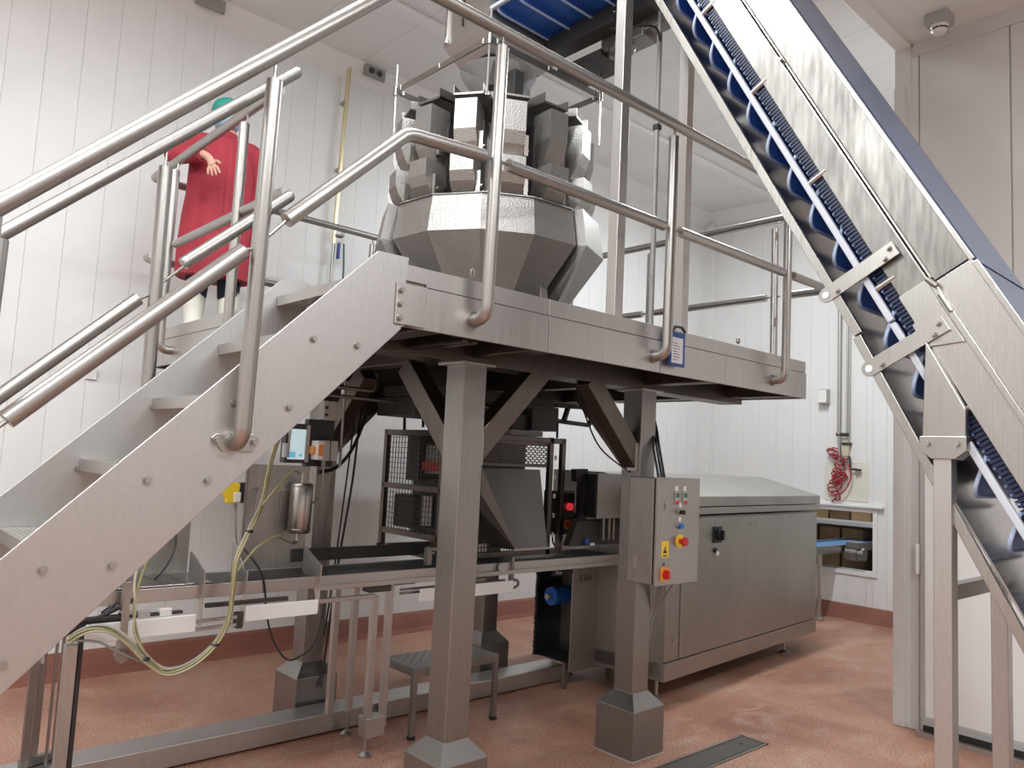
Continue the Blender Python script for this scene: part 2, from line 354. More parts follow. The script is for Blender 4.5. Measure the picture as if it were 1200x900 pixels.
# floor drain
t = thing('floor_drain', 'long steel drain grate set into the red floor', 'drain', (3.8, 2.5, 0))
b = B()
for (a0, a1, c0, c1) in [(3.05, 4.36, 2.42, 2.436), (3.05, 4.36, 2.586, 2.602), (3.05, 3.066, 2.42, 2.602), (4.344, 4.36, 2.42, 2.602)]: b.box(a0, c0, 0.0, a1, c1, 0.006)
build(b, 'frame', 'steel_dark', t)
b = B(); b.box(3.07, 2.44, 0.0, 4.34, 2.582, 0.002); build(b, 'channel', 'dark', t)
b = B()
for k in range(64): b.box(3.074 + 0.0198 * k, 2.445, 0.002, 3.086 + 0.0198 * k, 2.578, 0.0055)
for k in range(6): b.box(3.074, 2.447 + 0.0245 * k, 0.002, 4.336, 2.455 + 0.0245 * k, 0.0045)
o = build(b, 'grating', 'bright', t); o['kind'] = 'stuff'
b = B(); b.cyl((4.22, 2.515, 0.005), (4.22, 2.515, 0.007), 0.008, 12); build(b, 'lift_hole', 'black', t)

# ------------------------------------------------------------------ mezzanine platform
PX0, PX1, PY0, PY1 = 1.585, 4.645, 2.36, 5.2
ZB, ZS, ZT, ZD = 2.06, 2.222, 2.295, 2.25
t = plat = thing('mezzanine_platform', 'raised stainless steel platform on four square pillars', 'platform', (3.1, 3.7, 0))
def fas(a, c): return B().box(a, PY0, ZB, c, PY0 + 0.012, ZS - 0.002)
for a, c in [(1.585, 1.662), (1.6625, 2.337), (2.341, 3.13), (3.1335, 3.72), (3.7225, 3.892), (3.8935, 4.645)]: build(fas(a, c), 'fascia_panel', 'steel', t, 0.002)
for a, c in [(1.585, 2.337), (2.34, 3.30), (3.303, 4.645)]: build(B().box(a, PY0 + 0.006, ZS + 0.002, c, PY0 + 0.02, ZT), 'toe_board', 'steel', t, 0.002)
for a, c in [(2.36, 3.9), (3.903, 5.2)]:
    build(B().box(PX0 - 0.0, a + 0.012, ZB, PX0 + 0.012, c, ZS - 0.002), 'fascia_panel', 'steel', t, 0.002)
    build(B().box(PX0 + 0.004, max(a, 3.14), ZS + 0.002, PX0 + 0.018, c, ZT), 'toe_board', 'steel', t, 0.002)
    build(B().box(PX1 - 0.012, a + 0.012, ZB, PX1, c, ZS - 0.002), 'fascia_panel', 'steel', t, 0.002)
    build(B().box(PX1 - 0.02, a + 0.012, ZS + 0.002, PX1 - 0.004, c, ZT), 'toe_board', 'steel', t, 0.002)
build(B().box(PX0, PY1 - 0.012, ZB, PX1, PY1, ZS), 'fascia_panel', 'steel', t, 0.002)
build(B().box(PX0, PY1 - 0.02, ZS + 0.002, PX1, PY1 - 0.006, ZT), 'toe_board', 'steel', t, 0.002)
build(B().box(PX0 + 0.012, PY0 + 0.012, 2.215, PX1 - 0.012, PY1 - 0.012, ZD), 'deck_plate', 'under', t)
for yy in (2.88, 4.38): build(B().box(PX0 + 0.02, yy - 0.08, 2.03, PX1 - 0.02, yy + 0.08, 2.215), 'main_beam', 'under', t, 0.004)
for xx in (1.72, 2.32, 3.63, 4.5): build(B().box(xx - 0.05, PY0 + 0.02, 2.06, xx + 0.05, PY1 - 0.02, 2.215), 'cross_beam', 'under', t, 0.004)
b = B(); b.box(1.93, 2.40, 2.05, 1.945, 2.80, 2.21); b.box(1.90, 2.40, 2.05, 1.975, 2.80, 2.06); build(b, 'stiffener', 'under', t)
PIL = [(2.22, 2.78, 'fl'), (3.53, 2.78, 'fr'), (2.32, 4.29, 'rl'), (3.78, 4.36, 'rr')]
for x, y, _ in PIL:
    p = build(B().box(x, y, 0.30, x + 0.135, y + 0.135, 2.03), 'pillar', 'pillar' if _[0] == 'f' else 'steel_dark', t, 0.004)  # rear pillars take darker steel, standing in for the shade beneath the platform
    a, c = x + 0.0675, y + 0.0675; h, g = 0.135, 0.069
    rings = [[Vector((a + sx * q, c + sy * q, z)) for sx, sy in ((-1, -1), (1, -1), (1, 1), (-1, 1))] for q, z in ((h, 0.0), (h, 0.258), (g, 0.332), (g, 0.34))]
    b = B(); b.loft(rings, cap=False); build(b, 'base_shroud', 'pillar', p, 0.003)
    b = B(); b.box(a - 0.14, c - 0.14, 0, a + 0.14, c + 0.14, 0.004); build(b, 'floor_sealant', 'grey_plastic', p)
    build(B().box(x - 0.03, y - 0.03, 2.02, x + 0.165, y + 0.165, 2.032), 'cap_plate', 'steel', p, 0.002)
def brace(p0, p1):
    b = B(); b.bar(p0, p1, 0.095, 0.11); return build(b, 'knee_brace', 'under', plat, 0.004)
for (x, y, k) in PIL:
    a, c = x + 0.0675, y + 0.0675; sx = 1 if k[1] == 'l' else -1; sy = 1 if k[0] == 'f' else -1
    brace((a + sx * 0.03, c, 1.60), (a + sx * 0.47, c, 2.05)); brace((a, c + sy * 0.03, 1.60), (a, c + sy * 0.47, 2.05))
    b = B(); b.box(a + min(0, sx * 0.085) if sx < 0 else a + 0.066, c - 0.05, 1.56, a + (sx * 0.066 if sx < 0 else 0.085), c + 0.05, 1.72); build(b, 'brace_plate', 'steel', plat, 0.002)
for x in (2.02, 3.9): build(B().tube([(x, 2.395, 2.33)] + [(x + 0.016 * math.sin(q), 2.395, 2.33 - 0.016 * math.cos(q)) for q in [i * PI / 5 for i in range(11)]], 0.004, 6), 'lifting_eye', 'bright', t, smooth=60)

# ------------------------------------------------------------------ staircase
t = stair = thing('staircase', 'steep open stainless staircase with chequered treads climbing to the platform', 'staircase', (0.6, 2.72, 0))
def stringer(y0, y1):
    b = B(); b.prism([(1.562, y0, 2.045), (1.578, y0, 2.313), (1.447, y0, 2.311), (-0.80, y0, 0.10), (-0.80, y0, 0.0), (-0.53, y0, 0.0)], (0, y1 - y0, 0)); return b
build(stringer(2.338, 2.348), 'stringer', 'steel_plate', t, 0.002)
build(stringer(3.095, 3.105), 'stringer', 'steel_plate', t, 0.002)
b = B()
b.box(0, 0, -0.035, 0.25, 0.735, 0.0)
TR = B(); TR.box(0, 0, -0.004, 0.245, 0.742, 0.0); TR.box(0, 0, -0.042, 0.004, 0.742, -0.004); TR.box(0.241, 0, -0.042, 0.245, 0.742, -0.004)
TREAD = mesh_only(TR, 'tread', 'steel')
ST = B()
for i in range(12):
    for k in range(34):
        x = 0.008 + i * 0.0195; y = 0.01 + k * 0.0215
        q = 0.006 if (i + k) % 2 else -0.006
        ST.add([(x - 0.0068, y - q, 0.0), (x, y - 0.003, 0.0), (x + 0.0068, y + q, 0.0), (x, y + 0.003, 0.0), (x, y, 0.0018)], [(0, 1, 4), (1, 2, 4), (2, 3, 4), (3, 0, 4)])
STUD = mesh_only(ST, 'tread_pattern', 'bright')
for k in range(10):
    x = 1.431 - 0.2303 * k; z = 2.235 - 0.2375 * k
    if z < 0.05: break
    p = place(TREAD, 'tread', t, (x, 2.349, z)); q = place(STUD, 'tread_pattern', p, (x, 2.349, z)); q.location = (0, 0, 0); q['kind'] = 'stuff'
for (x, z) in [(0.498, 1.249), (0.665, 1.251), (0.429, 1.016), (0.262, 1.014), (0.736, 1.487), (0.908, 1.489), (0.97, 1.725), (1.15, 1.728), (1.219, 1.962), (1.385, 1.961), (0.2, 0.78), (0.03, 0.778)]:
    place(BOLT, 'bolt_head', t, (x, 2.338, z))
for (x, z) in [(0.736, 1.487), (0.97, 1.725), (0.50, 1.25)]: place(BOLT, 'bolt_head', t, (x, 3.095, z))
b = B(); b.prism([(1.528, 2.330, 2.06), (1.662, 2.330, 2.06), (1.662, 2.330, 2.215), (1.528, 2.330, 2.215)], (0, 0.0075, 0)); jp = build(b, 'joint_plate', 'steel', t, 0.004)
for z in (2.186, 2.136, 2.085): place(BOLT, 'bolt_head', jp, (1.547, 2.330, z))

# ------------------------------------------------------------------ railings
RT = 0.0255
def pin(p0, p1, par): build(B().cyl(p0, p1, 0.006, 8), 'pin', 'bright', par, smooth=40)
def railtube(pts, par, name='rail', r=0.06): return build(B().tube(bent(pts, r) if len(pts) > 2 else pts, RT, 16), name, 'tube', par, smooth=50)
def zs(x): return 2.168 + 0.983 * (x - 0.307)
def zm(x): return zs(x) - 0.597
YN = 2.28
t = r1 = thing('stair_handrail', 'near stair handrail nearest the camera with two sloping tubes', 'handrail', (0.4, YN, 1.0))
railtube([(-0.62, YN, zs(-0.62)), (1.468, YN, zs(1.468)), (1.62, YN, 3.31)], t, 'top_rail', 0.1)
posts = [0.99, 0.31, -0.37]
for i, x in enumerate(posts):
    zb = zs(x) - 1.235
    build(B().tube(bent([(x + 0.0, YN, zs(x) - 0.09), (x - 0.012, YN, zb), (x - 0.012, 2.34, zb)], 0.05), RT, 16), 'post', 'tube', t, smooth=50)
    pin((x, YN, zs(x) - 0.095), (x, YN, zs(x) - 0.015), t)
    f = build(B().prism([(x - 0.085, 2.332, zb + 0.012), (x - 0.07, 2.332, zb + 0.026), (x + 0.05, 2.332, zb + 0.03), (x + 0.068, 2.332, zb + 0.012), (x + 0.05, 2.332, zb - 0.026), (x - 0.05, 2.332, zb - 0.026)], (0, 0.006, 0)), 'foot_flange', 'bright', t, 0.002)
    for dx in (-0.066, 0.05): place(BOLT, 'bolt_head', f, (x + dx, 2.332, zb + 0.006)).location = Vector((x + dx, 2.332, zb + 0.006)) - BASE[f.name]
for x0, x1 in [(0.37, 0.935), (-0.31, 0.25)]:
    railtube([(x0, YN, zm(x0)), (x1, YN, zm(x1))], t, 'mid_rail')
    pin((x1 - 0.005, YN, zm(x1)), (x1 + 0.05, YN, zm(x1) + 0.02), t); pin((x0 + 0.005, YN, zm(x0)), (x0 - 0.05, YN, zm(x0) - 0.05), t)
t = thing('stair_handrail', 'far stair handrail on the wall side of the staircase', 'handrail', (0.4, 3.15, 1.0))
YF = 3.16
def zf(x): return 2.285 + 0.955 * (x - 0.438)
b = B(); b.tube([(-0.62, YF, zf(-0.62)), (1.47, YF, zf(1.47))], RT, 16); b.ball((1.47, YF, zf(1.47)), RT, 12); build(b, 'top_rail', 'tube', t, smooth=60)
for x in (0.955, 0.27, -0.41):
    build(B().tube([(x, YF, zf(x) - 0.10), (x + 0.01, YF, zf(x) - 1.05)], RT, 16), 'post', 'tube', t, smooth=50); pin((x, YF, zf(x) - 0.1), (x, YF, zf(x) - 0.01), t)
def zfm(x): return 2.16 + 1.0 * (x - 0.921)
railtube([(0.33, YF, zfm(0.33)), (0.90, YF, zfm(0.90))], t, 'mid_rail'); pin((0.895, YF, zfm(0.895)), (0.95, YF, zfm(0.93)), t)
b = B(); b.tube([(1.055, YF, zfm(1.09) - 0.02), (1.48, YF, 2.70)], RT, 16); b.ball((1.48, YF, 2.70), RT, 12); build(b, 'mid_rail', 'tube', t, smooth=60); pin((1.06, YF, 2.30), (0.965, YF, 2.20), t)
# platform guard rails
ZR, ZM, XE, YR = 3.31, 2.772, 4.77, 5.3
t = thing('guard_rail', 'front platform guard rail running from the stair top toward the conveyor', 'guard rail', (3.1, YN, 2.1))
railtube([(1.62, YN, ZR), (XE, YN, ZR), (XE, 2.8, ZR)], t, 'top_rail')
for x in (1.925, 3.085, 4.24):
    build(B().tube(bent([(x, YN, ZR - 0.065), (x - 0.01, YN, 2.135), (x - 0.01, 2.355, 2.135)], 0.05), RT, 16), 'post', 'tube', t, smooth=50); pin((x, YN, ZR - 0.07), (x, YN, ZR - 0.01), t)
    b = B(); b.cyl((x - 0.01, 2.352, 2.135), (x - 0.01, 2.36, 2.135), 0.034, 16); build(b, 'weld_collar', 'steel_dark', t, smooth=40)
railtube([(1.065, YN, zm(1.065)), (1.50, YN, zm(1.50) + 0.0), (1.86, YN, ZM)], t, 'mid_rail', 0.09)
pin((1.07, YN, zm(1.07)), (1.01, YN, zm(1.02) - 0.02), t)
for a, c in [(1.985, 3.02), (3.15, 4.18)]: railtube([(a, YN, ZM), (c, YN, ZM)], t, 'mid_rail')
for a, c in [(1.855, 1.99), (3.015, 3.155), (4.175, 4.31)]: pin((a, YN, ZM), (c, YN, ZM), t)
railtube([(4.30, YN, ZM), (XE, YN, ZM), (XE, 2.56, ZM)], t, 'mid_rail')
t = thing('guard_rail', 'right end platform guard rail beside the inclined conveyor', 'guard rail', (XE, 3.8, 2.1))
railtube([(XE, 2.8, ZR), (XE, YR, ZR)], t, 'top_rail')
for y in (2.66, 3.72, 4.8):
    build(B().tube(bent([(XE, y, ZR - 0.065), (XE, y, 2.135), (PX1 + 0.002, y, 2.135)], 0.05), RT, 14), 'post', 'tube', t, smooth=50); pin((XE, y, ZR - 0.07), (XE, y, ZR - 0.01), t)
for a, c in [(2.72, 3.66), (3.78, 4.74), (4.86, YR)]:
    railtube([(XE, a, ZM), (XE, c, ZM)], t, 'mid_rail'); pin((XE, a - 0.1, ZM), (XE, a + 0.005, ZM), t)
t = thing('guard_rail', 'rear platform guard rail along the white wall behind the weigher', 'guard rail', (3.1, YR, 2.1))
b = B(); b.tube(bent([(1.53, YR - 0.15, ZR), (1.53, YR, ZR), (XE, YR, ZR)], 0.05), RT, 14); build(b, 'top_rail', 'tube', t, smooth=50)
b = B(); b.tube(bent([(1.53, YR - 0.15, ZM), (1.53, YR, ZM), (XE, YR, ZM)], 0.05), RT, 14); build(b, 'mid_rail', 'tube', t, smooth=50)
for x in (2.25, 3.22, 4.2): build(B().tube(bent([(x, YR, ZR - 0.065), (x, YR, 2.135), (x, PY1 + 0.002, 2.135)], 0.05), RT, 14), 'post', 'tube', t, smooth=50); pin((x, YR, ZR - 0.07), (x, YR, ZR - 0.01), t)
t = thing('guard_rail', 'left end platform guard rail in front of the person in red', 'guard rail', (1.52, 4.3, 2.1))
railtube([(1.53, 3.45, ZR), (1.53, YR - 0.15, ZR)], t, 'top_rail')
for y in (3.80, 4.80): build(B().tube(bent([(1.51, y, ZR - 0.075), (1.51, y, 2.14), (PX0 + 0.002, y - 0.0, 2.14)], 0.04), RT, 14), 'post', 'tube', t, smooth=50); pin((1.52, y, ZR - 0.08), (1.525, y, ZR - 0.01), t)
railtube([(1.53, 3.3, ZM), (1.53, 4.73, ZM)], t, 'mid_rail'); pin((1.53, 4.72, ZM), (1.52, 4.80, ZM), t)
# ------------------------------------------------------------------ multihead weigher on the platform
WC = Vector((3.10, 3.70, 0)); A0 = math.radians(-133); AH = math.radians(-135)
t = wg = thing('multihead_weigher', 'round multihead weigher with dimpled steel buckets standing on the platform', 'weighing machine', (3.10, 3.70, ZD))
def PW(r, a, z): return Vector((WC.x + r * math.cos(a), WC.y + r * math.sin(a), z))
def wring(r, z, n=14, ph=0.0): return [PW(r, A0 + ph + 2 * PI * k / n, z) for k in range(n)]
b = B(); b.loft([wring(0.40, 2.60), wring(0.44, 2.95), wring(0.44, 3.45), wring(0.34, 3.62)]); build(b, 'actuator_housing', 'steel_dark', wg, 0.004)
for k in range(4):
    a = A0 + PI / 4 + k * PI / 2
    b = B(); p = PW(0.52, a, 0); b.bar((p.x, p.y, ZD), (p.x * 0.85 + WC.x * 0.15, p.y * 0.85 + WC.y * 0.15, 2.75), 0.06, 0.06); build(b, 'leg', 'steel_dark', wg, 0.003)
b = B(); b.lathe([(0.30, 2.28), (0.30, 2.42), (0.38, 2.62), (0.37, 2.62), (0.29, 2.42), (0.29, 2.28)], (WC.x, WC.y, 0), 28); build(b, 'discharge_funnel', 'dimple', wg, smooth=40)
# three faceted collecting hoods
STEP = math.radians(27)
for i, ca in enumerate((AH, AH - math.radians(112), AH + math.radians(110))):
    g = 1.0 if i == 0 else 1.09
    an = [(-2 + k) * STEP for k in range(5)]
    def row(r, z, f=1.0, da=0.0): return [PW(r, ca + a * f + da, z) for a in an]
    top, mid, bot = row(0.63 * g, 3.07), row(0.665 * g, 2.845), row(0.40 * g, 2.44, 0.80)
    vs = top + mid + bot; fs = []
    for k in range(4):
        fs += [(k, k + 1, 6 + k, 5 + k)]
        if k < 2: fs += [(5 + k, 6 + k, 11 + k), (5 + k, 11 + k, 10 + k)]
        else: fs += [(5 + k, 6 + k, 10 + k), (6 + k, 11 + k, 10 + k)]
    ir = [[PW(0.61 * g, ca + a, 3.07) for a in an], [PW(0.38 * g, ca + a * 0.8, 2.44) for a in an]]
    b = B(); b.add(vs, fs)
    # returned edges and side cheeks give each hood its depth
    for s in (0, 4):
        a = an[s]; b.add([PW(0.63 * g, ca + a, 3.07), PW(0.665 * g, ca + a, 2.845), PW(0.40 * g, ca + a * 0.8, 2.44), PW(0.33, ca + a * 0.8, 2.46), PW(0.50, ca + a, 2.86), PW(0.50, ca + a, 3.05)], [(0, 1, 2, 3, 4, 5)])
    for k in range(4): b.add([PW(0.63 * g, ca + an[k], 3.07), PW(0.63 * g, ca + an[k + 1], 3.07), PW(0.638, ca + an[k + 1], 3.06), PW(0.638, ca + an[k], 3.06)], [(0, 1, 2, 3)])
    h = build(b, 'collecting_hood', 'dimple', wg)
    md = h.modifiers.new('solid', 'SOLIDIFY'); md.thickness = 0.004
    build(B().tube([PW(0.69, ca + math.radians(-3), 2.62) + Vector((0, 0, 0.022 * math.sin(q))) + (PW(1, ca + PI / 2, 0) - PW(0, 0, 0)) * 0.022 * math.cos(q) * 0.5 - (PW(0.69, ca, 0) - PW(0.565, ca, 0)) for q in [k * PI / 6 for k in range(13)]], 0.003, 6), 'lifting_ring', 'bright', h)
# hoppers: local frame, -Y points outward, z up
def hopper(wd, h, dep, drop, name):
    b = B(); ww = wd / 2
    b.prism([(-ww, 0, 0), (-ww, 0.0, h), (-ww, dep * 0.9, h + 0.0), (-ww, dep, 0.0)], (wd, 0, 0))
    body = mesh_only(b, name, 'dimple')
    d = B(); wl = ww * 1.03
    d.loft([[Vector((-ww, 0, 0)), Vector((ww, 0, 0)), Vector((ww, dep, 0)), Vector((-ww, dep, 0))], [Vector((-wl, 0.022, -drop * 0.45)), Vector((wl, 0.022, -drop * 0.45)), Vector((wl, dep, -drop * 0.45)), Vector((-wl, dep, -drop * 0.45))], [Vector((-wl * 0.95, 0.075, -drop)), Vector((wl * 0.95, 0.075, -drop)), Vector((wl * 0.95, dep, -drop)), Vector((-wl * 0.95, dep, -drop))]])
    door = mesh_only(d, name + '_door', 'dimple_door')
    return body, door
PB, PD = hopper(0.130, 0.175, 0.17, 0.155, 'feed_hopper')
WB, WD = hopper(0.138, 0.095, 0.17, 0.125, 'weigh_hopper')
bb = B(); bb.box(-0.012, 0.0, -0.10, 0.012, 0.03, 0.02); bb.bar((0, 0.02, -0.09), (0.0, 0.11, -0.02), 0.012, 0.012); bb.cyl((-0.02, 0.03, -0.06), (0.02, 0.03, -0.06), 0.012, 8)
LK = mesh_only(bb, 'door_linkage', 'bright')
bb = B(); bb.box(-0.075, 0.165, -0.40, 0.075, 0.30, 0.14); HA = mesh_only(bb, 'head_actuator', 'dark')
bb = B(); bb.prism([(-0.09, 0.00, 0.05), (-0.07, 0.45, 0.09), (0.07, 0.45, 0.09), (0.09, 0.00, 0.05)], (0, 0, 0.012)); bb.prism([(-0.09, 0.0, 0.05), (-0.07, 0.45, 0.09), (-0.07, 0.45, 0.15), (-0.09, 0.0, 0.11)], (0.004, 0, 0)); bb.prism([(0.09, 0.0, 0.05), (0.07, 0.45, 0.09), (0.07, 0.45, 0.15), (0.09, 0.0, 0.11)], (-0.004, 0, 0))
FP = mesh_only(bb, 'feeder_pan', 'steel_dark')
for k in range(14):
    a = A0 + (k + 0.5) * 2 * PI / 14; rz = a + PI / 2
    o = place(PB, 'feed_hopper', wg, PW(0.635, a, 3.435), rz); d = place(PD, 'hopper_door', o, (0, 0, 0)); d.location = (0, 0, 0)
    l = place(LK, 'door_linkage', o, (0, 0, 0)); l.location = (0.082, 0.05, -0.02)
    o = place(WB, 'weigh_hopper', wg, PW(0.655, a, 3.185), rz); d = place(WD, 'hopper_door', o, (0, 0, 0)); d.location = (0, 0, 0)
    l = place(LK, 'door_linkage', o, (0, 0, 0)); l.location = (0.086, 0.05, -0.01)
    place(HA, 'head_actuator', wg, PW(0.66, a, 3.40), rz)
    place(FP, 'feeder_pan', wg, PW(0.60, a, 3.60), rz)
b = B(); b.lathe([(0.0, 3.86), (0.10, 3.80), (0.20, 3.74), (0.22, 3.73), (0.22, 3.71), (0.0, 3.71)], (WC.x, WC.y, 0), 28); build(b, 'dispersion_cone', 'bright', wg, smooth=40)
b = B(); b.lathe([(0.245, 4.06), (0.25, 4.06), (0.20, 3.98), (0.13, 3.90), (0.125, 3.90), (0.195, 3.98)], (WC.x, WC.y, 0), 32); build(b, 'infeed_bowl', 'clear', wg, smooth=40)
b = B(); b.cyl((WC.x - 0.16, WC.y - 0.2, 3.74), (WC.x - 0.16, WC.y - 0.2, 3.90), 0.045, 14); build(b, 'white_sleeve', 'white_plastic', wg, smooth=40)
b = B(); b.bar((2.84, 3.44, 3.80), (2.94, 3.52, 4.02), 0.05, 0.05); b.box(2.96, 3.38, 3.72, 3.04, 3.46, 3.95); build(b, 'level_sensor_mount', 'dark', wg, 0.004)
# sensor frame: square of flat bars on four rods
HB = 0.47; ZF = 3.94
cs = [Vector((WC.x - HB, WC.y - HB, ZF)), Vector((WC.x + HB, WC.y - HB, ZF)), Vector((WC.x + HB, WC.y + HB, ZF)), Vector((WC.x - HB, WC.y + HB, ZF))]
for i in range(4):
    p, q = cs[i], cs[(i + 1) % 4]
    b = B(); b.bar(p, q, 0.012, 0.035)
    for s in (0.06, 0.5, 0.94):
        m = p.lerp(q, s); b.cyl(m + Vector((0, 0, -0.01)), m + Vector((0, 0, 0.02)), 0.012, 8)
    build(b, 'frame_bar', 'bright' if i in (3,) else 'steel_dark', wg, 0.001)
    b = B(); b.cyl((p.x, p.y, 3.62), (p.x, p.y, 4.12), 0.007, 8); b.cyl((p.x, p.y, ZF - 0.03), (p.x, p.y, ZF + 0.03), 0.016, 10); build(b, 'frame_rod', 'bright', wg, smooth=40)
b = B(); b.tube([(cs[0].x, cs[0].y, 3.62), (cs[0].x + 0.15, cs[0].y + 0.15, 3.58)], 0.01, 8); build(b, 'rod_bracket', 'steel_dark', wg)

# ------------------------------------------------------------------ inclined elevator conveyor
t = cv = thing('inclined_conveyor', 'tall inclined stainless conveyor with blue flighted belt on the right', 'conveyor', (3.1, 0.95, 0))
XN, XF = 2.82, 3.37
CS, SN = 0.4924, 0.8704
def L(x, s, o): return Vector((x, CS * s - SN * o, SN * s + CS * o))
def lbar(x0, x1, s0, s1, o0, o1):
    return B().loft([[L(x0, s, o0), L(x1, s, o0), L(x1, s, o1), L(x0, s, o1)] for s in (s0, s1)])
ZH = 4.19
def stop(o): z = ZH + 0.025 + o; return (z - CS * o) / SN
YE = 3.52
def hbar(x0, x1, o0, o1, y0, y1): z = ZH + 0.025; return B().box(x0, y0, z + o0, x1, y1, z + o1)
def ystart(o): return CS * stop(o) - SN * o
# lower rails and drip tray
for x in (XN, XF):
    e = -0.012 if x == XN else 0.012
    build(lbar(x - 0.012 + e, x + 0.012 + e, 2.44, stop(-0.025) + 0.01, -0.045, -0.012), 'lower_rail', 'bright', cv, 0.002)
    b = B(); b.loft([[L(x - 0.012 + e, s, o - 0.016), L(x + 0.012 + e, s, o - 0.016), L(x + 0.012 + e, s, o + 0.016), L(x - 0.012 + e, s, o + 0.016)] for s, o in ((2.435, -0.038), (0.3, -0.11))]); build(b, 'lower_rail', 'bright', cv, 0.002)
    build(lbar(x - 0.012, x + 0.012, 0.3, 2.41, 0.075, 0.098), 'belt_guide_rail', 'wear_strip', cv, 0.003)
    build(lbar(x - 0.012, x + 0.012, 2.42, stop(0.085), 0.075, 0.098), 'belt_guide_rail', 'wear_strip', cv, 0.003)
    build(hbar(x - 0.012, x + 0.012, 0.075, 0.098, ystart(0.085), YE), 'belt_guide_rail', 'wear_strip', cv, 0.003)
    a = (x - 0.008, x) if x == XN else (x, x + 0.008)
    build(lbar(a[0], a[1], 2.46, stop(0.28) + 0.02, 0.155, 0.255), 'lower_side_panel', 'bright_wet', cv, 0.001)
    build(lbar(a[0], a[1], 2.46, stop(0.28) + 0.02, 0.275, 0.40), 'upper_side_panel', 'bright_wet', cv, 0.001)
    a2 = (x - 0.013, x - 0.004) if x == XN else (x + 0.004, x + 0.013)
    build(lbar(a2[0], a2[1], 0.3, 2.478, 0.150, 0.255), 'lower_side_panel', 'bright', cv, 0.001)
    build(lbar(a2[0], a2[1], 0.3, 2.452, 0.275, 0.405), 'upper_side_panel', 'bright', cv, 0.001)
    a3 = (x - 0.022, x) if x == XN else (x, x + 0.022)
    build(lbar(a3[0], a3[1], 2.47, stop(0.28), 0.255, 0.262), 'seam_flange', 'bright', cv, 0.001)
    build(lbar(a3[0], a3[1], 2.47, stop(0.28), 0.268, 0.275), 'seam_flange', 'bright', cv, 0.001)
    build(lbar(a3[0] - 0.004, a3[1], 0.3, 2.44, 0.255, 0.275), 'seam_flange', 'bright', cv, 0.002)
    a4 = (x - 0.014, x) if x == XN else (x, x + 0.014)
    build(lbar(a4[0], a4[1], 2.45, stop(0.4), 0.395, 0.412), 'guard_channel', 'bright', cv, 0.002)
    build(lbar(a4[0] - 0.003, a4[1], 0.3, 2.44, 0.398, 0.418), 'guard_channel', 'bright', cv, 0.002)
    build(hbar(a[0], a[1], 0.155, 0.42, ystart(0.28), YE), 'upper_side_panel', 'bright', cv, 0.001)
    # spacer pins between guide rail and side panel
    for s in [4.129 - 0.525 * i for i in range(8)]:
        b = B(); b.cyl(L(x, s, 0.08), L(x, s, 0.175), 0.0115, 12); build(b, 'spacer_pin', 'bright', cv, smooth=40)
build(lbar(XN - 0.004, XF + 0.004, 0.3, stop(-0.03), -0.046, -0.040), 'drip_tray', 'tray', cv)
for s0, s1 in ((0.3, 2.43), (2.445, stop(0.4))): build(lbar(XN + 0.03, XF - 0.004, s0, s1, 0.408, 0.412), 'trough_cover', 'haze', cv)
# belt: carrying and return strands with moulded ribs
build(lbar(XN + 0.03, XF - 0.03, 0.3, stop(0.28), 0.275, 0.288), 'carrying_belt', 'blue_belt', cv)
build(lbar(XN + 0.016, XF - 0.016, 0.3, stop(0.14), 0.118, 0.150), 'return_belt', 'blue_belt', cv)
build(hbar(XN + 0.016, XF - 0.016, 0.10, 0.125, ystart(0.14), YE), 'return_belt', 'blue_flight', cv)
b = B()
s = 0.32
while s < stop(0.12) - 0.02:
    b.loft([[L(x, s, 0.110), L(x, s + 0.008, 0.108), L(x, s + 0.011, 0.152), L(x, s - 0.001, 0.152)] for x in (XN + 0.004, XF - 0.004)]); s += 0.0155
o = build(b, 'belt_rib', 'belt_dark', cv); o['kind'] = 'stuff'
b = B(); s = 0.333
while s < stop(0.12) - 0.02:
    for x, e in ((XN + 0.004, -0.004), (XF - 0.004, 0.004)): b.cyl(L(x, s, 0.112), L(x + e, s, 0.112), 0.0042, 8)
    s += 0.031
o = build(b, 'hinge_end', 'hinge_blue', cv); o['kind'] = 'stuff'
# flights
def flight(up, h, r):
    b = B(); hw = (XF - XN) / 2 - 0.020
    out = [(-hw, 0)] + [(-hw + r - r * math.cos(q), h - r + r * math.sin(q)) for q in [i * PI / 8 for i in range(5)]] + [(hw - r + r * math.cos(q), h - r + r * math.sin(q)) for q in [i * PI / 8 for i in range(4, -1, -1)]] + [(hw, 0)]
    f = lambda k, e: [Vector((x * (1 - e * 0.012), k, (y * (1 - e * 0.03)) * up)) for x, y in out]
    b.prism(f(-0.003, 0), (0, 0.006, 0)); face = mesh_only(b, 'belt_flight', 'blue_flight')
    b = B(); pts = [Vector((x, 0, y * up)) for x, y in out]; b.tube(pts, 0.0070, 6); rim = mesh_only(b, 'flight_rim', 'blue_rim', 60)
    return face, rim
FD, FDR = flight(-1, 0.140, 0.060); FU, FUR = flight(1, 0.108, 0.05)
tilt = math.radians(60.5)
def put_flight(me, rim, c, rx, sc=(1, 1, 1)):
    o = place(me, 'belt_flight', cv, c, rot=(rx, 0, 0), scale=sc); q = place(rim, 'flight_rim', o, (0, 0, 0)); q.location = (0, 0, 0)
XM = (XN + XF) / 2
for i in range(24):
    s = 4.60 - 0.195 * i
    if s < 0.35: break
    put_flight(FD, FDR, L(XM, s, 0.108), tilt - math.radians(42))
    put_flight(FU, FUR, L(XM, s + 0.03, 0.286), tilt)
for i in range(6): put_flight(FD, FDR, (XM, 2.50 + 0.185 * i, ZH + 0.125), 0.0, (1, 1.6, 0.30))
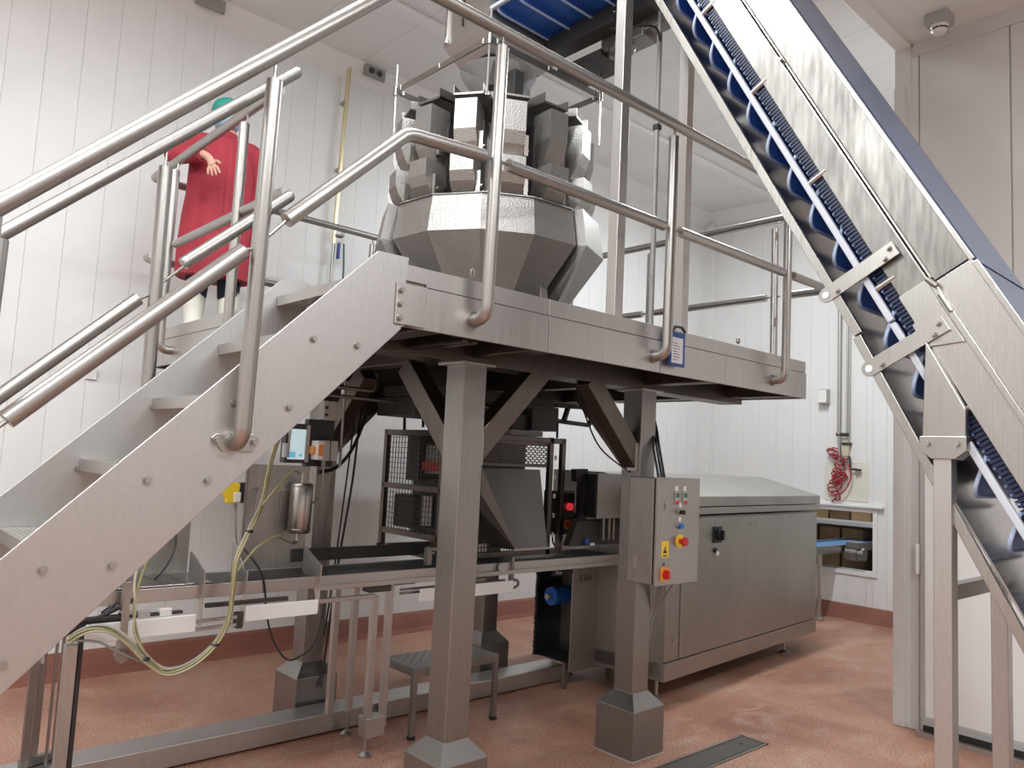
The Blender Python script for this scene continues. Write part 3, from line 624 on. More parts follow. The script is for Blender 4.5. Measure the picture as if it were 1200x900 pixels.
# far-side rail and support beams below the level head section
build(hbar(XF - 0.10, XF + 0.02, -0.03, 0.075, 2.45, YE), 'head_rail', 'dark', cv, 0.003)
b = B(); b.box(3.39, 2.75, 4.10, 3.53, 3.08, 4.20); b.ball((3.45, 2.96, 4.12), 0.075, 14, (1, 1.5, 0.9)); b.box(3.40, 2.62, 4.13, 3.50, 2.76, 4.20); build(b, 'drive_motor', 'steel_dark', cv, 0.01)
b = B(); b.box(3.36, 3.05, 4.08, 3.62, 3.42, 4.115); build(b, 'motor_plate', 'dark', cv)
# outlet chute
b = B(); b.loft([[Vector((2.80, 3.46, z)), Vector((3.42, 3.46, z)), Vector((3.42, 3.90, z)), Vector((2.80, 3.90, z))] for z in (4.20, 4.80)], cap=False); o = build(b, 'outlet_hood', 'steel_plate', cv); md = o.modifiers.new('solid', 'SOLIDIFY'); md.thickness = 0.004
b = B(); b.loft([[Vector((2.80, 3.46, 4.20)), Vector((3.42, 3.46, 4.20)), Vector((3.42, 3.90, 4.20)), Vector((2.80, 3.90, 4.20))], [Vector((2.90, 3.55, 4.09)), Vector((3.32, 3.55, 4.09)), Vector((3.32, 3.86, 4.09)), Vector((2.90, 3.86, 4.09))]], cap=False); o = build(b, 'outlet_funnel', 'steel_plate', cv); md = o.modifiers.new('solid', 'SOLIDIFY'); md.thickness = 0.004
b = B(); b.box(2.792, 3.70, 4.28, 2.80, 3.715, 4.62); build(b, 'adjusting_slot', 'black', cv)
b = B(); b.box(2.785, 3.86, 4.24, 2.80, 3.875, 4.6); b.cyl((2.79, 3.868, 4.25), (2.79, 3.868, 4.22), 0.014, 10); build(b, 'clamp_rod', 'steel', cv)
# brackets with slotted lugs
def bracket(s, o1=0.235):
    b = B(); o0 = -0.055; w = 0.028; pts = [(s - w, o1), (s - w, o0)] + [(s - 0.0 - 0.028 * math.cos(q), o0 - 0.028 * math.sin(q)) for q in [i * PI / 8 for i in range(9)]] + [(s + w, o0), (s + w, o1)]
    b.prism([L(XN - 0.03, p, o) for p, o in pts], (0.008, 0, 0)); br = build(b, 'side_bracket', 'bright', cv, 0.001)
    b = B(); b.cyl(L(XN - 0.031, s, o0), L(XN - 0.0335, s, o0), 0.013, 16); build(b, 'slot', 'white_plastic', br)
    for p in ((s - 0.01, -0.01), (s + 0.012, 0.215), (s - 0.014, 0.185)):
        b = B(); b.cyl(L(XN - 0.03, *p), L(XN - 0.036, *p), 0.011, 14); b.cyl(L(XN - 0.036, *p), L(XN - 0.046, *p), 0.008, 6); build(b, 'bolt_head', 'tube', br, smooth=40)
bracket(2.635); bracket(2.305)
b = B(); b.prism([L(XN - 0.021, s, o) for s, o in ((2.27, 0.14), (2.36, 0.14), (2.40, 0.25), (2.22, 0.25))], (0.006, 0, 0)); build(b, 'gusset', 'bright', cv, 0.001)
# hinge block beside the panel joint
b = B(); b.cyl(L(XN - 0.03, 2.47, 0.262), L(XN - 0.03, 2.43, 0.275), 0.010, 12); b.cyl(L(XN - 0.028, 2.40, 0.268), L(XN - 0.028, 2.33, 0.268), 0.008, 10); build(b, 'hinge', 'bright', cv, smooth=40)
for s in (3.62, 3.6): pass
b = B(); b.cyl(L(XN - 0.02, 3.60, 0.265), L(XN - 0.045, 3.60, 0.268), 0.007, 10); build(b, 'clip_knob', 'steel_dark', cv, smooth=40)
# main support: head plates, flange and legs
for x in (XN, XF):
    e = -1 if x == XN else 1; xo = x + e * 0.012
    b = B(); b.prism([Vector((xo, 1.002, 1.70)), Vector((xo, 0.868, 1.70)), Vector((xo, 0.868, 1.83)), Vector((xo, 0.990, 2.065))], (e * 0.03, 0, 0)); build(b, 'support_head', 'bright', cv, 0.003)
    b = B(); b.loft([[Vector((xo - 0.036, y0, z)), Vector((xo + 0.046, y0, z)), Vector((xo + 0.046, y1, z)), Vector((xo - 0.036, y1, z))] for y0, y1, z in ((0.90, 0.972, 1.665), (0.864, 1.008, 1.695), (0.864, 1.008, 1.74))]); fl = build(b, 'support_flange', 'bright', cv, 0.002)
    for y in (0.892, 0.982):
        b = B(); b.cyl((xo - 0.036, y, 1.716), (xo - 0.05, y, 1.716), 0.010, 8); build(b, 'bolt_head', 'tube', fl, smooth=40)
    build(B().box(xo - 0.028, 0.912, 0.0, xo + 0.028, 0.968, 1.67), 'support_leg', 'steel_plate', cv, 0.003)
    build(B().box(xo - 0.06, 0.88, 0.0, xo + 0.06, 1.0, 0.008), 'foot_plate', 'steel_dark', cv, 0.001)
build(B().box(XN + 0.02, 0.92, 1.205, XF - 0.02, 0.96, 1.255), 'cross_bar', 'steel_dark', cv, 0.002)
# posts standing on the platform under the head section
for x, y in ((2.845, 2.43), (3.385, 2.43)):
    build(B().box(x - 0.03, y - 0.03, ZD, x + 0.03, y + 0.03, ZH + 0.03), 'head_post', 'steel', cv, 0.003)
build(B().box(2.84, 2.40, 4.02, 4.05, 2.46, 4.10), 'head_cross_beam', 'dark', cv, 0.003)
# lower tail of the conveyor reaches the floor in front of the camera's right edge
b = B(); b.cyl(L(XN, 0.30, 0.2), L(XF, 0.30, 0.2), 0.09, 20); build(b, 'tail_roller', 'steel_dark', cv, smooth=40)
for x in (XN + 0.01, XF - 0.01): build(B().bar((x, 0.10, 0.0), L(x, 0.40, 0.10), 0.05, 0.05), 'tail_leg', 'steel', cv, 0.002)
# flat conduit and cable on the head posts
t = thing('conduit', 'thin grey conduit rising from the platform behind the front posts', 'conduit', (3.45, 2.75, ZD))
b = B(); b.cyl((3.33, 2.58, ZD), (3.33, 2.58, 4.15), 0.014, 10); build(b, 'pipe', 'cable_grey', t, smooth=40)
b = B(); b.tube(spline([(3.33, 2.575, 3.95), (3.28, 2.57, 4.02), (3.15, 2.58, 3.98), (3.0, 2.6, 3.90), (2.90, 2.55, 3.94)]), 0.006, 6); b.tube(spline([(3.02, 2.6, 3.92), (3.10, 2.72, 4.0), (3.22, 2.85, 4.10)]), 0.005, 6); build(b, 'cable', 'rubber', t, smooth=60)
for z in (2.9, 3.45): build(B().box(3.312, 2.562, z, 3.348, 2.598, z + 0.03), 'pipe_clip', 'dark', t, 0.002)
# ------------------------------------------------------------------ text helper (flat print on real surfaces)
def text(body, size, loc, rot, mat, name, parent):
    cu = bpy.data.curves.new(name, 'FONT'); cu.body = body; cu.size = size; cu.extrude = 0.0004; cu.resolution_u = 2
    tmp = bpy.data.objects.new(name, cu); COL.objects.link(tmp); bpy.context.view_layer.update()
    me = bpy.data.meshes.new_from_object(tmp.evaluated_get(bpy.context.evaluated_depsgraph_get())); bpy.data.objects.remove(tmp); bpy.data.curves.remove(cu)
    me.materials.clear(); me.materials.append(M[mat])
    o = bpy.data.objects.new(name, me); COL.objects.link(o); o.parent = parent; o.location = Vector(loc) - BASE.get(parent.name, Vector()); o.rotation_euler = rot; return o
FRONT = (PI / 2, 0, 0)

# ------------------------------------------------------------------ large machine cabinet on the right
t = mc = thing('machine_cabinet', 'wide stainless machine cabinet with two doors and a sloping lid', 'machine', (4.42, 3.22, 0), local=True)
mc.rotation_euler = (0, 0, math.radians(5.0))
W, D = 2.61, 1.0
build(B().box(0, 0.02, 0.17, W, D, 1.245), 'body', 'cabinet', t, 0.004)
build(B().box(0, 0.0, 0.15, W, D, 0.27), 'plinth', 'cabinet', t, 0.004)
build(B().box(0.0, 0.005, 0.28, 0.185, 0.02, 1.235), 'side_panel', 'cabinet', t, 0.003)
dl = build(B().box(0.19, 0.0, 0.28, 1.185, 0.02, 1.235), 'door', 'cabinet', t, 0.003)
dr = build(B().box(1.19, 0.0, 0.28, W - 0.003, 0.02, 1.235), 'door', 'cabinet', t, 0.003)
build(B().box(0.63, -0.012, 1.045, 0.75, 0.0, 1.165), 'switch_plate', 'black', dl, 0.003)
b = B(); b.cyl((0.69, -0.012, 1.105), (0.69, -0.04, 1.105), 0.042, 20); b.box(0.68, -0.06, 1.07, 0.70, -0.04, 1.14); build(b, 'rotary_switch', 'black', dl, smooth=40)
b = B(); b.cyl((0.66, 0.0, 0.99), (0.66, -0.015, 0.99), 0.018, 14); build(b, 'door_lock', 'black', dl, smooth=40)
b = B(); b.cyl((0.675, -0.002, 0.97), (0.675, -0.02, 0.97), 0.018, 12); build(b, 'lock_key', 'white_plastic', dl, smooth=40)
for x, z, d in ((0.95, 0.40, dl), (1.25, 0.40, dr), (1.25, 1.17, dr), (0.11, 0.42, t)):
    b = B(); b.cyl((x, 0.004, z), (x, -0.006, z), 0.012, 10); build(b, 'quarter_turn_lock', 'bright', d, smooth=40)
build(B().box(0.02, -0.004, 0.86, 0.06, 0.005, 0.89), 'white_tag', 'white_plastic', t)
b = B(); b.box(-0.02, -0.02, 1.26, W + 0.02, D + 0.02, 1.31); build(b, 'lid_rim', 'cabinet', t, 0.004)
b = B(); b.prism([(-0.02, -0.02, 1.315), (-0.02, -0.02, 1.39), (-0.02, 0.55, 1.53), (-0.02, D + 0.02, 1.53), (-0.02, D + 0.02, 1.315)], (W + 0.04, 0, 0)); build(b, 'lid', 'cabinet', t, 0.006)
for x, y in ((0.1, 0.12), (2.2, 0.12), (W - 0.08, 0.34), (0.1, D - 0.1), (W - 0.1, D - 0.1)):
    b = B(); b.cyl((x, y, 0.02), (x, y, 0.17), 0.014, 10); b.lathe([(0.0, 0.0), (0.045, 0.0), (0.045, 0.008), (0.02, 0.03), (0.0, 0.03)], (x, y, 0), 14); build(b, 'foot', 'bright', t, smooth=40)

# ------------------------------------------------------------------ control panel box on the front right pillar
t = cp = thing('control_panel', 'steel control box with buttons fixed to the front right pillar', 'control box', (3.63, 2.70, 0.95))
X0, X1, Y0, Y1, Z0, Z1 = 3.445, 3.835, 2.585, 2.78, 0.955, 1.53
build(B().box(X0, Y0 + 0.027, Z0, X1, Y1, Z1), 'box', 'cabinet', t, 0.004)
dd = build(B().box(X0 - 0.004, Y0, Z0 - 0.004, X1 + 0.004, Y0 + 0.014, Z1 + 0.004), 'door', 'cabinet', t, 0.003)
build(B().box(X0 + 0.002, Y0 + 0.014, Z0 + 0.002, X1 - 0.002, Y0 + 0.027, Z1 - 0.002), 'gasket', 'rubber', t)
build(B().box(X0 - 0.012, 2.70, Z0 + 0.08, X0, 2.73, Z0 + 0.14), 'hinge', 'steel', t)
def btn(x, z, r, mat, name, depth=0.02, label_plate=True, n=18):
    b = B(); b.cyl((x, Y0, z), (x, Y0 - 0.006, z), r * 1.35, n); e = build(b, 'button_bezel', 'steel', dd, smooth=40)
    b = B(); b.cyl((x, Y0 - 0.004, z), (x, Y0 - depth, z), r, n); build(b, name, mat, e, smooth=40)
    if label_plate: build(B().box(x - 0.012, Y0 - 0.002, z + 0.026, x + 0.012, Y0, z + 0.05), 'button_label', 'paper', dd)
for x in (3.612, 3.69):
    build(B().box(x - 0.016, Y0 - 0.008, 1.385, x + 0.016, Y0, 1.455), 'double_button', 'grey_plastic', dd, 0.002)
    build(B().box(x - 0.013, Y0 - 0.012, 1.425, x + 0.013, Y0 - 0.006, 1.45), 'start_button', 'green', dd, 0.002)
    build(B().box(x - 0.013, Y0 - 0.012, 1.388, x + 0.013, Y0 - 0.006, 1.408), 'stop_button', 'red', dd, 0.002)
    build(B().box(x - 0.013, Y0 - 0.002, 1.462, x + 0.013, Y0, 1.488), 'button_label', 'paper', dd)
btn(3.652, 1.345, 0.013, 'black', 'selector_knob', 0.03); btn(3.650, 1.268, 0.015, 'blue_bright', 'reset_button', 0.02)
b = B(); b.cyl((3.655, Y0, 1.185), (3.655, Y0 - 0.004, 1.185), 0.038, 22); build(b, 'yellow_ring', 'yellow', dd, smooth=40)
b = B(); b.cyl((3.655, Y0 - 0.004, 1.185), (3.655, Y0 - 0.03, 1.185), 0.014, 14); b.tube([(3.655, Y0 - 0.03, 1.185), (3.655, Y0 - 0.045, 1.185)], [0.026, 0.023], 20); build(b, 'emergency_stop', 'red', dd, smooth=40)
b = B(); b.box(3.505, Y0 - 0.004, 1.36, 3.53, Y0, 1.40); b.cyl((3.517, Y0 - 0.004, 1.38), (3.517, Y0 - 0.008, 1.38), 0.006, 10); build(b, 'door_lock', 'bright', dd)
yl = build(B().box(3.49, Y0 - 0.001, 1.10, 3.555, Y0, 1.19), 'warning_sticker', 'yellow', dd)
b = B(); b.prism([(3.505, Y0 - 0.0015, 1.125), (3.54, Y0 - 0.0015, 1.125), (3.5225, Y0 - 0.0015, 1.165)], (0, 0.0006, 0)); b.box(3.505, Y0 - 0.0016, 1.107, 3.54, Y0 - 0.001, 1.114); build(b, 'warning_mark', 'black_ink', yl)
b = B(); b.prism([(3.5225, Y0 - 0.0022, 1.157), (3.518, Y0 - 0.0022, 1.142), (3.524, Y0 - 0.0022, 1.144), (3.521, Y0 - 0.0022, 1.13), (3.528, Y0 - 0.0022, 1.148), (3.522, Y0 - 0.0022, 1.146)], (0, 0.0004, 0)); build(b, 'lightning_mark', 'yellow', yl)
b = B(); b.cyl((3.515, Y0, 1.065), (3.515, Y0 - 0.003, 1.065), 0.007, 10); build(b, 'rivet', 'dark', dd)
sw = build(B().box(3.485, Y0 - 0.006, 0.975, 3.56, Y0, 1.05), 'isolator_plate', 'amber', dd, 0.002)
b = B(); b.cyl((3.522, Y0 - 0.006, 1.012), (3.522, Y0 - 0.018, 1.012), 0.024, 18); b.bar((3.522, Y0 - 0.026, 0.99), (3.522, Y0 - 0.026, 1.034), 0.014, 0.018, up=(0, 1, 0)); build(b, 'isolator_knob', 'red', sw, smooth=40)
for i, x in enumerate((3.60, 3.64, 3.68, 3.71)):
    pass
t = thing('cable_run', 'grey cables dropping from the control box down the front right pillar', 'cable', (3.69, 2.80, 0.3))
for i, (x, sag) in enumerate(((3.672, 0.0), (3.688, 0.01), (3.71, 0.03))):
    b = B(); b.tube(spline([(3.60 + 0.04 * i, 2.70, 0.955), (x - 0.005, 2.74, 0.88), (x, 2.80, 0.70), (x + sag, 2.86, 0.52), (x + 0.01, 2.90, 0.40), (x - 0.0, 2.93, 0.22)]), 0.006, 6); build(b, 'cable', 'cable_grey', t, smooth=60)
b = B(); b.tube(spline([(3.80, 2.70, 0.955), (3.76, 2.74, 0.86), (3.71, 2.80, 0.74), (3.70, 2.86, 0.55)]), 0.005, 6); build(b, 'cable', 'cable_grey', t, smooth=60)
t = thing('cable_run', 'black cables rising from the control box to the platform underside', 'cable', (3.62, 2.72, 1.55))
for dx in (0.0, 0.03, 0.055):
    b = B(); b.tube(spline([(3.60 + dx, 2.70, 1.53), (3.61 + dx, 2.75, 1.70), (3.70 + dx * 0.6, 2.84, 1.86), (3.74 + dx * 0.3, 2.95, 2.06)]), 0.007, 6); build(b, 'cable', 'rubber', t, smooth=60)
b = B(); b.tube(spline([(3.20, 3.0, 2.04), (3.28, 2.98, 1.85), (3.38, 2.95, 1.68), (3.52, 2.86, 1.56), (3.56, 2.80, 1.54)]), 0.005, 6); build(b, 'cable', 'rubber', t, smooth=60)

# ------------------------------------------------------------------ bagging machine with guard cage under the platform
t = bg = thing('bagging_machine', 'bagging machine behind a dark mesh guard cage under the platform', 'machine', (3.4, 4.05, 0.98))
CX0, CX1, CY0, CY1, CZ0, CZ1 = 2.87, 3.90, 3.75, 4.37, 0.985, 1.75
def fr(p0, p1, w=0.035): build(B().bar(p0, p1, w, w), 'guard_frame', 'under', bg, 0.002)
for x, y in ((CX0, CY0), (CX0, CY1), (CX1, CY0), (CX1, CY1), (3.78, CY0)): fr((x, y, CZ0 - 0.02), (x, y, CZ1))
for z in (CZ0 + 0.11, 1.385, CZ1 - 0.02):
    fr((CX0, CY0, z), (CX0, CY1, z))
fr((CX0, CY0, CZ0), (CX1, CY0, CZ0)); fr((CX0, CY0, CZ1 - 0.02), (CX1, CY0, CZ1 - 0.02)); fr((CX0, CY1, CZ1 - 0.02), (CX1, CY1, CZ1 - 0.02)); fr((CX1, CY0, CZ1 - 0.02), (CX1, CY1, CZ1 - 0.02)); fr((CX0, CY1, CZ0), (CX1, CY1, CZ0)); fr((CX0, CY0, CZ0 + 0.0), (CX0, CY1, CZ0 + 0.0))
def mesh_panel(name, z0, z1):
    b = B(); y = CY0 + 0.02
    while y < CY1 - 0.02: b.box(CX0 - 0.002, y, z0, CX0 + 0.002, y + 0.004, z1); y += 0.033
    z = z0
    while z < z1: b.box(CX0 - 0.003, CY0 + 0.02, z, CX0 + 0.001, CY1 - 0.02, z + 0.003); z += 0.033
    o = build(b, name, 'dark', bg); o['kind'] = 'stuff'
mesh_panel('wire_mesh', CZ0 + 0.125, 1.37); mesh_panel('wire_mesh', 1.40, CZ1 - 0.04)
# perforated top guard
b = B(); px0, px1, pz0, pz1 = CX0 + 0.02, 3.765, 1.545, 1.715
b.box(px0, CY0 - 0.004, pz1 - 0.025, px1, CY0, pz1); b.box(px0, CY0 - 0.004, pz0, px1, CY0, pz0 + 0.02)
n = 8
for r in range(n + 1):
    z = pz0 + 0.02 + r * (pz1 - pz0 - 0.045) / n; b.box(px0, CY0 - 0.004, z - 0.003, px1, CY0, z + 0.003)
    if r < n:
        x = px0 + (0.02 if r % 2 else 0.0)
        while x < px1: b.box(x, CY0 - 0.004, z, min(x + 0.010, px1), CY0, z + (pz1 - pz0 - 0.045) / n); x += 0.040
o = build(b, 'perforated_guard', 'under', bg); o['kind'] = 'stuff'
# grille below
b = B(); x = CX0 + 0.02
while x < 3.62: b.box(x, CY0 - 0.002, CZ0 + 0.01, x + 0.004, CY0 + 0.002, 1.38); x += 0.024
for z in (1.03, 1.09, 1.15): b.box(CX0, CY0 - 0.003, z, 3.6, CY0 + 0.001, z + 0.004)
o = build(b, 'wire_mesh', 'dark', bg); o['kind'] = 'stuff'
# sloping dimpled chute plate with a side cheek
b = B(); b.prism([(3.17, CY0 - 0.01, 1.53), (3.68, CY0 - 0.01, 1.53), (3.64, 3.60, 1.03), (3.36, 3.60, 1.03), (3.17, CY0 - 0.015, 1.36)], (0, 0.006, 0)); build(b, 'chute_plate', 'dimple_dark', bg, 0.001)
b = B(); b.prism([(3.17, CY0 - 0.012, 1.375), (3.17, CY0 - 0.012, 1.26), (3.29, CY0 - 0.0, 1.03), (3.362, 3.60, 1.028)], (0.004, 0.004, 0)); build(b, 'chute_cheek', 'dark', bg, 0.001)
build(B().bar((3.34, 3.597, 1.03), (3.65, 3.597, 1.03), 0.012, 0.012), 'chute_lip', 'bright', bg, 0.001)
# machinery inside and above the cage, with an added dark backing
build(B().box(3.06, 3.98, 1.05, 3.72, 4.33, 1.44), 'jaw_housing', 'dark', bg, 0.006)
build(B().box(2.92, 4.10, 1.12, 3.06, 4.33, 1.33), 'servo_motor', 'dark', bg, 0.01)
build(B().box(3.0, 4.18, 1.42, 3.96, 4.33, 1.74), 'dark_backing', 'dark', bg, 0.006)  # added dark panel behind the perforated guard so its slots read dark
build(B().box(3.05, 3.95, 1.47, 3.30, 4.20, 1.66), 'printer_body', 'grey_plastic', bg, 0.006)
build(B().box(3.02, 3.97, 1.49, 3.05, 4.18, 1.55), 'printer_label', 'red', bg)
build(B().box(2.98, 4.05, 1.14, 3.03, 4.24, 1.33), 'cover_plate', 'white_plastic', bg, 0.004)
b = B(); b.cyl((3.30, 4.05, 1.30), (3.30, 4.05, 2.05), 0.09, 24); build(b, 'forming_tube', 'bright', bg, smooth=40)
b = B(); b.lathe([(0.10, 1.78), (0.22, 1.90), (0.24, 2.02), (0.23, 2.02), (0.09, 1.79)], (3.30, 4.05, 0), 24); build(b, 'forming_collar', 'steel_dark', bg, smooth=40)
build(B().box(3.70, 3.86, 1.80, 3.96, 4.1, 1.97), 'drive_box', 'dark', bg, 0.004)
build(B().box(3.49, 3.84, 1.755, 3.79, 4.0, 1.79), 'cover_strip', 'grey_plastic', bg, 0.003)
build(B().box(3.55, 3.9, 1.79, 3.72, 4.05, 1.9), 'gear_box', 'dark', bg, 0.004)
for p0, p1 in (((3.96, 3.9, 1.88), (4.32, 3.9, 1.87)), ((4.32, 3.9, 1.87), (4.42, 3.9, 1.99)), ((3.96, 3.9, 1.99), (4.34, 3.9, 2.0)), ((4.05, 3.9, 1.87), (4.10, 3.9, 2.0))): build(B().bar(p0, p1, 0.03, 0.03), 'film_arm', 'black', bg, 0.003)
b = B(); b.cyl((3.84, CY0, 1.75), (3.84, CY0, 1.86), 0.008, 8); build(b, 'hinge_pin', 'black', bg)
for k in range(5): build(B().box(3.812, CY0 - 0.02, 1.08 + 0.13 * k, 3.828, CY0 - 0.012, 1.11 + 0.13 * k), 'bright_clip', 'paper', bg)
build(B().box(CX0 - 0.02, CY1 - 0.06, 0.955, CX0 + 0.25, CY1 + 0.0, 0.985), 'base_bracket', 'dark', bg, 0.003)
b = B(); b.cyl((CX0 - 0.03, CY1 - 0.03, 1.0), (CX0 - 0.05, CY1 - 0.03, 1.0), 0.012, 10); build(b, 'latch_knob', 'black', bg)
for x0, z0, x1, z1, y in ((3.45, 1.78, 3.50, 2.03, 4.1), (3.10, 1.78, 3.14, 2.03, 4.3), (2.95, 1.75, 3.0, 2.05, 4.3)):
    b = B(); b.tube(spline([(x0, y, z0), (x0 - 0.03, y - 0.04, (z0 + z1) / 2), (x1, y, z1)]), 0.011, 6); build(b, 'hose', 'rubber', bg, smooth=60)
build(B().box(2.55, 3.5, 1.93, 3.55, 3.95, 1.99), 'top_plate', 'dark', bg, 0.004)
build(B().box(2.60, 3.7, 1.82, 3.0, 4.1, 1.93), 'valve_block', 'dark', bg, 0.004)
for k in range(7):
    q = random.Random(k); p = [Vector((2.5 + q.random() * 0.8, 3.3 + q.random() * 0.7, 2.03)), Vector((2.5 + q.random() * 0.8, 3.5, 1.88 - 0.1 * q.random())), Vector((2.6 + q.random() * 0.8, 3.6, 1.9)), Vector((2.7 + q.random() * 0.6, 3.9, 2.03))]
    b = B(); b.tube(spline(p), 0.009, 6); build(b, 'hose', 'rubber', bg, smooth=60)
# indicator box with lit red lamp beside the cage
t = thing('indicator_box', 'dark box with lit red lamp and emergency stop beside the mesh cage', 'control box', (4.03, 3.86, 1.08))
build(B().box(3.915, 3.84, 1.08, 4.135, 3.93, 1.385), 'box', 'dark', t, 0.004)
build(B().box(4.0, 3.832, 1.09, 4.13, 3.84, 1.375), 'face_plate', 'steel_dark', t, 0.002)
b = B(); b.cyl((4.075, 3.832, 1.275), (4.075, 3.81, 1.275), 0.026, 18); build(b, 'red_lamp', 'red_glow', t, smooth=40)
b = B(); b.cyl((4.065, 3.832, 1.15), (4.065, 3.828, 1.15), 0.035, 18); build(b, 'yellow_ring', 'yellow', t, smooth=40)
b = B(); b.cyl((4.065, 3.828, 1.15), (4.065, 3.79, 1.15), 0.022, 18); build(b, 'emergency_stop', 'red', t, smooth=40)
b = B(); b.tube(spline([(3.93, 3.84, 1.10), (3.925, 3.83, 1.03), (3.97, 3.83, 1.0), (4.02, 3.84, 1.05), (4.03, 3.85, 1.09)]), 0.006, 6); build(b, 'cable', 'rubber', t, smooth=60)
# printer head on a curved arm
t = thing('monitor_housing', 'grey plate housing on a curved black arm beside the front right pillar', 'monitor', (4.1, 3.55, 1.22))
build(B().box(4.0, 3.50, 1.22, 4.32, 3.515, 1.525), 'front_plate', 'steel_dark', t, 0.003)
build(B().box(4.0, 3.517, 1.225, 4.32, 3.70, 1.52), 'body', 'black', t, 0.006)
b = B(); b.prism([(3.895, 3.61, 1.545), (4.02, 3.61, 1.55), (4.02, 3.61, 1.205), (3.925, 3.61, 1.205), (3.965, 3.61, 1.28), (3.985, 3.61, 1.36), (3.98, 3.61, 1.46), (3.905, 3.61, 1.46)], (0, 0.05, 0)); build(b, 'curved_arm', 'black', t, 0.004)
build(B().prism([(3.92, 3.60, 1.20), (4.40, 3.60, 1.20), (4.40, 3.60, 1.03), (3.845, 3.60, 1.03)], (0, 0.06, 0)), 'drive_cover', 'dark', t, 0.004)
for x in (4.11, 4.17, 4.215): build(B().box(x, 3.54, 1.07, x + 0.022, 3.56, 1.22), 'guide_rod', 'bright', t)
b = B(); b.cyl((3.99, 3.60, 1.06), (3.99, 3.57, 1.06), 0.02, 14); build(b, 'blue_knob', 'navy', t, smooth=40)
build(B().box(4.05, 3.59, 1.03, 4.09, 3.60, 1.045), 'white_label', 'paper', t)
# film unwind cabinet below the belt
t = fc = thing('film_cabinet', 'open film reel cabinet with blue roll below the belt conveyor', 'cabinet', (4.35, 4.0, 0.1))
b = B(); b.box(4.09, 4.12, 0.19, 4.75, 4.14, 0.85); b.box(4.09, 3.84, 0.84, 4.75, 4.14, 0.85); b.box(4.09, 3.84, 0.19, 4.75, 4.14, 0.20); b.box(4.45, 3.84, 0.19, 4.47, 4.14, 0.85); build(b, 'back_shell', 'black', t)
b = B(); q = random.Random(3)
z = 0.19
while z < 0.80: b.box(4.06 + 0.01 * q.random(), 4.10, z, 4.10, 4.125, z + 0.008); z += 0.0105
o = build(b, 'brush_strip', 'black', t); o['kind'] = 'stuff'
dp = build(B().box(4.10, 3.79, 0.13, 4.49, 3.80, 0.875), 'door', 'pillar', t, 0.003)
b = B()
for k in range(11): b.cyl((4.475, 3.79, 0.20 + 0.062 * k), (4.475, 3.783, 0.20 + 0.062 * k), 0.007, 8)
o = build(b, 'rivets', 'bright', dp); o['kind'] = 'stuff'
build(B().box(4.495, 3.79, 0.10, 4.62, 3.80, 0.86), 'hinge_panel', 'steel_dark', t, 0.003)
text('S Sch', 0.062, (4.165, 3.788, 0.752), FRONT, 'black_ink', 'lettering', dp)
hp = build(B().box(3.90, 3.80, 0.80, 4.10, 3.806, 0.855), 'header_plate', 'black', t, 0.001)
text('Sllos', 0.036, (3.93, 3.798, 0.812), FRONT, 'paper', 'lettering', hp)
b = B(); b.cyl((4.10, 4.0, 0.62), (4.43, 4.0, 0.62), 0.065, 24); build(b, 'film_roll', 'blue_bright', t, smooth=40)
b = B(); b.cyl((4.06, 4.0, 0.62), (4.45, 4.0, 0.62), 0.02, 14); build(b, 'reel_shaft', 'steel', t, smooth=40)
for x in (4.12, 4.60): build(B().box(x, 3.85, 0.0, x + 0.03, 3.88, 0.19), 'leg', 'steel_dark', t)

# ------------------------------------------------------------------ belt conveyor under the machine
t = bc = thing('belt_conveyor', 'long low belt conveyor passing behind the front pillars', 'conveyor', (2.6, 3.75, 0))
build(B().box(0.80, 3.60, 0.895, 4.75, 3.606, 0.955), 'front_rail', 'steel', t, 0.002)
build(B().box(0.80, 3.93, 0.895, 4.75, 3.936, 0.955), 'rear_rail', 'steel', t, 0.002)
build(B().box(0.82, 3.606, 0.91, 4.73, 3.93, 0.95), 'belt', 'dark', t)
build(B().box(2.02, 3.94, 0.98, 2.95, 3.95, 1.05), 'side_guide', 'dark', t, 0.002)
build(B().box(1.98, 3.575, 0.885, 4.73, 3.60, 0.91), 'trim_rail', 'steel', t, 0.002)
for y in (3.60, 3.93):
    for x in (2.34, 2.47): pass
def leg(x, y, z1=0.90, w=0.035, foot=True):
    l = build(B().box(x - w / 2, y - w / 2, 0.13, x + w / 2, y + w / 2, z1), 'leg', 'steel', bc, 0.002)
    if foot:
        b = B(); b.cyl((x, y, 0.02), (x, y, 0.14), 0.010, 8); b.lathe([(0, 0), (0.034, 0), (0.034, 0.012), (0.014, 0.03), (0, 0.03)], (x, y, 0), 14); build(b, 'adjustable_foot', 'bright', l, smooth=40)
leg(2.345, 3.60, 0.83); leg(2.46, 3.63, 0.86, foot=False); leg(2.43, 3.93, 0.90); leg(2.32, 3.95, 0.90, foot=False)
b = B(); b.tube(bent([(2.46, 3.63, 0.84), (2.46, 3.63, 0.885), (2.62, 3.63, 0.885)], 0.03), 0.016, 8); build(b, 'corner_bend', 'steel', t, smooth=60)
build(B().bar((2.02, 3.60, 0.83), (2.345, 3.60, 0.83), 0.022, 0.022), 'cross_tube', 'steel', t, 0.002)
build(B().box(2.30, 3.585, 0.85, 2.44, 3.66, 0.895), 'foot_bracket', 'dark', t, 0.003)
build(B().box(2.33, 3.57, 0.10, 2.44, 3.66, 0.20), 'clamp_block', 'steel', t, 0.003)
build(B().bar((2.52, 3.62, 0.845), (3.3, 3.62, 0.845), 0.012, 0.012), 'guide_rod', 'steel_dark', t); build(B().bar((2.52, 3.62, 0.825), (3.3, 3.62, 0.825), 0.012, 0.012), 'guide_rod', 'steel_dark', t)
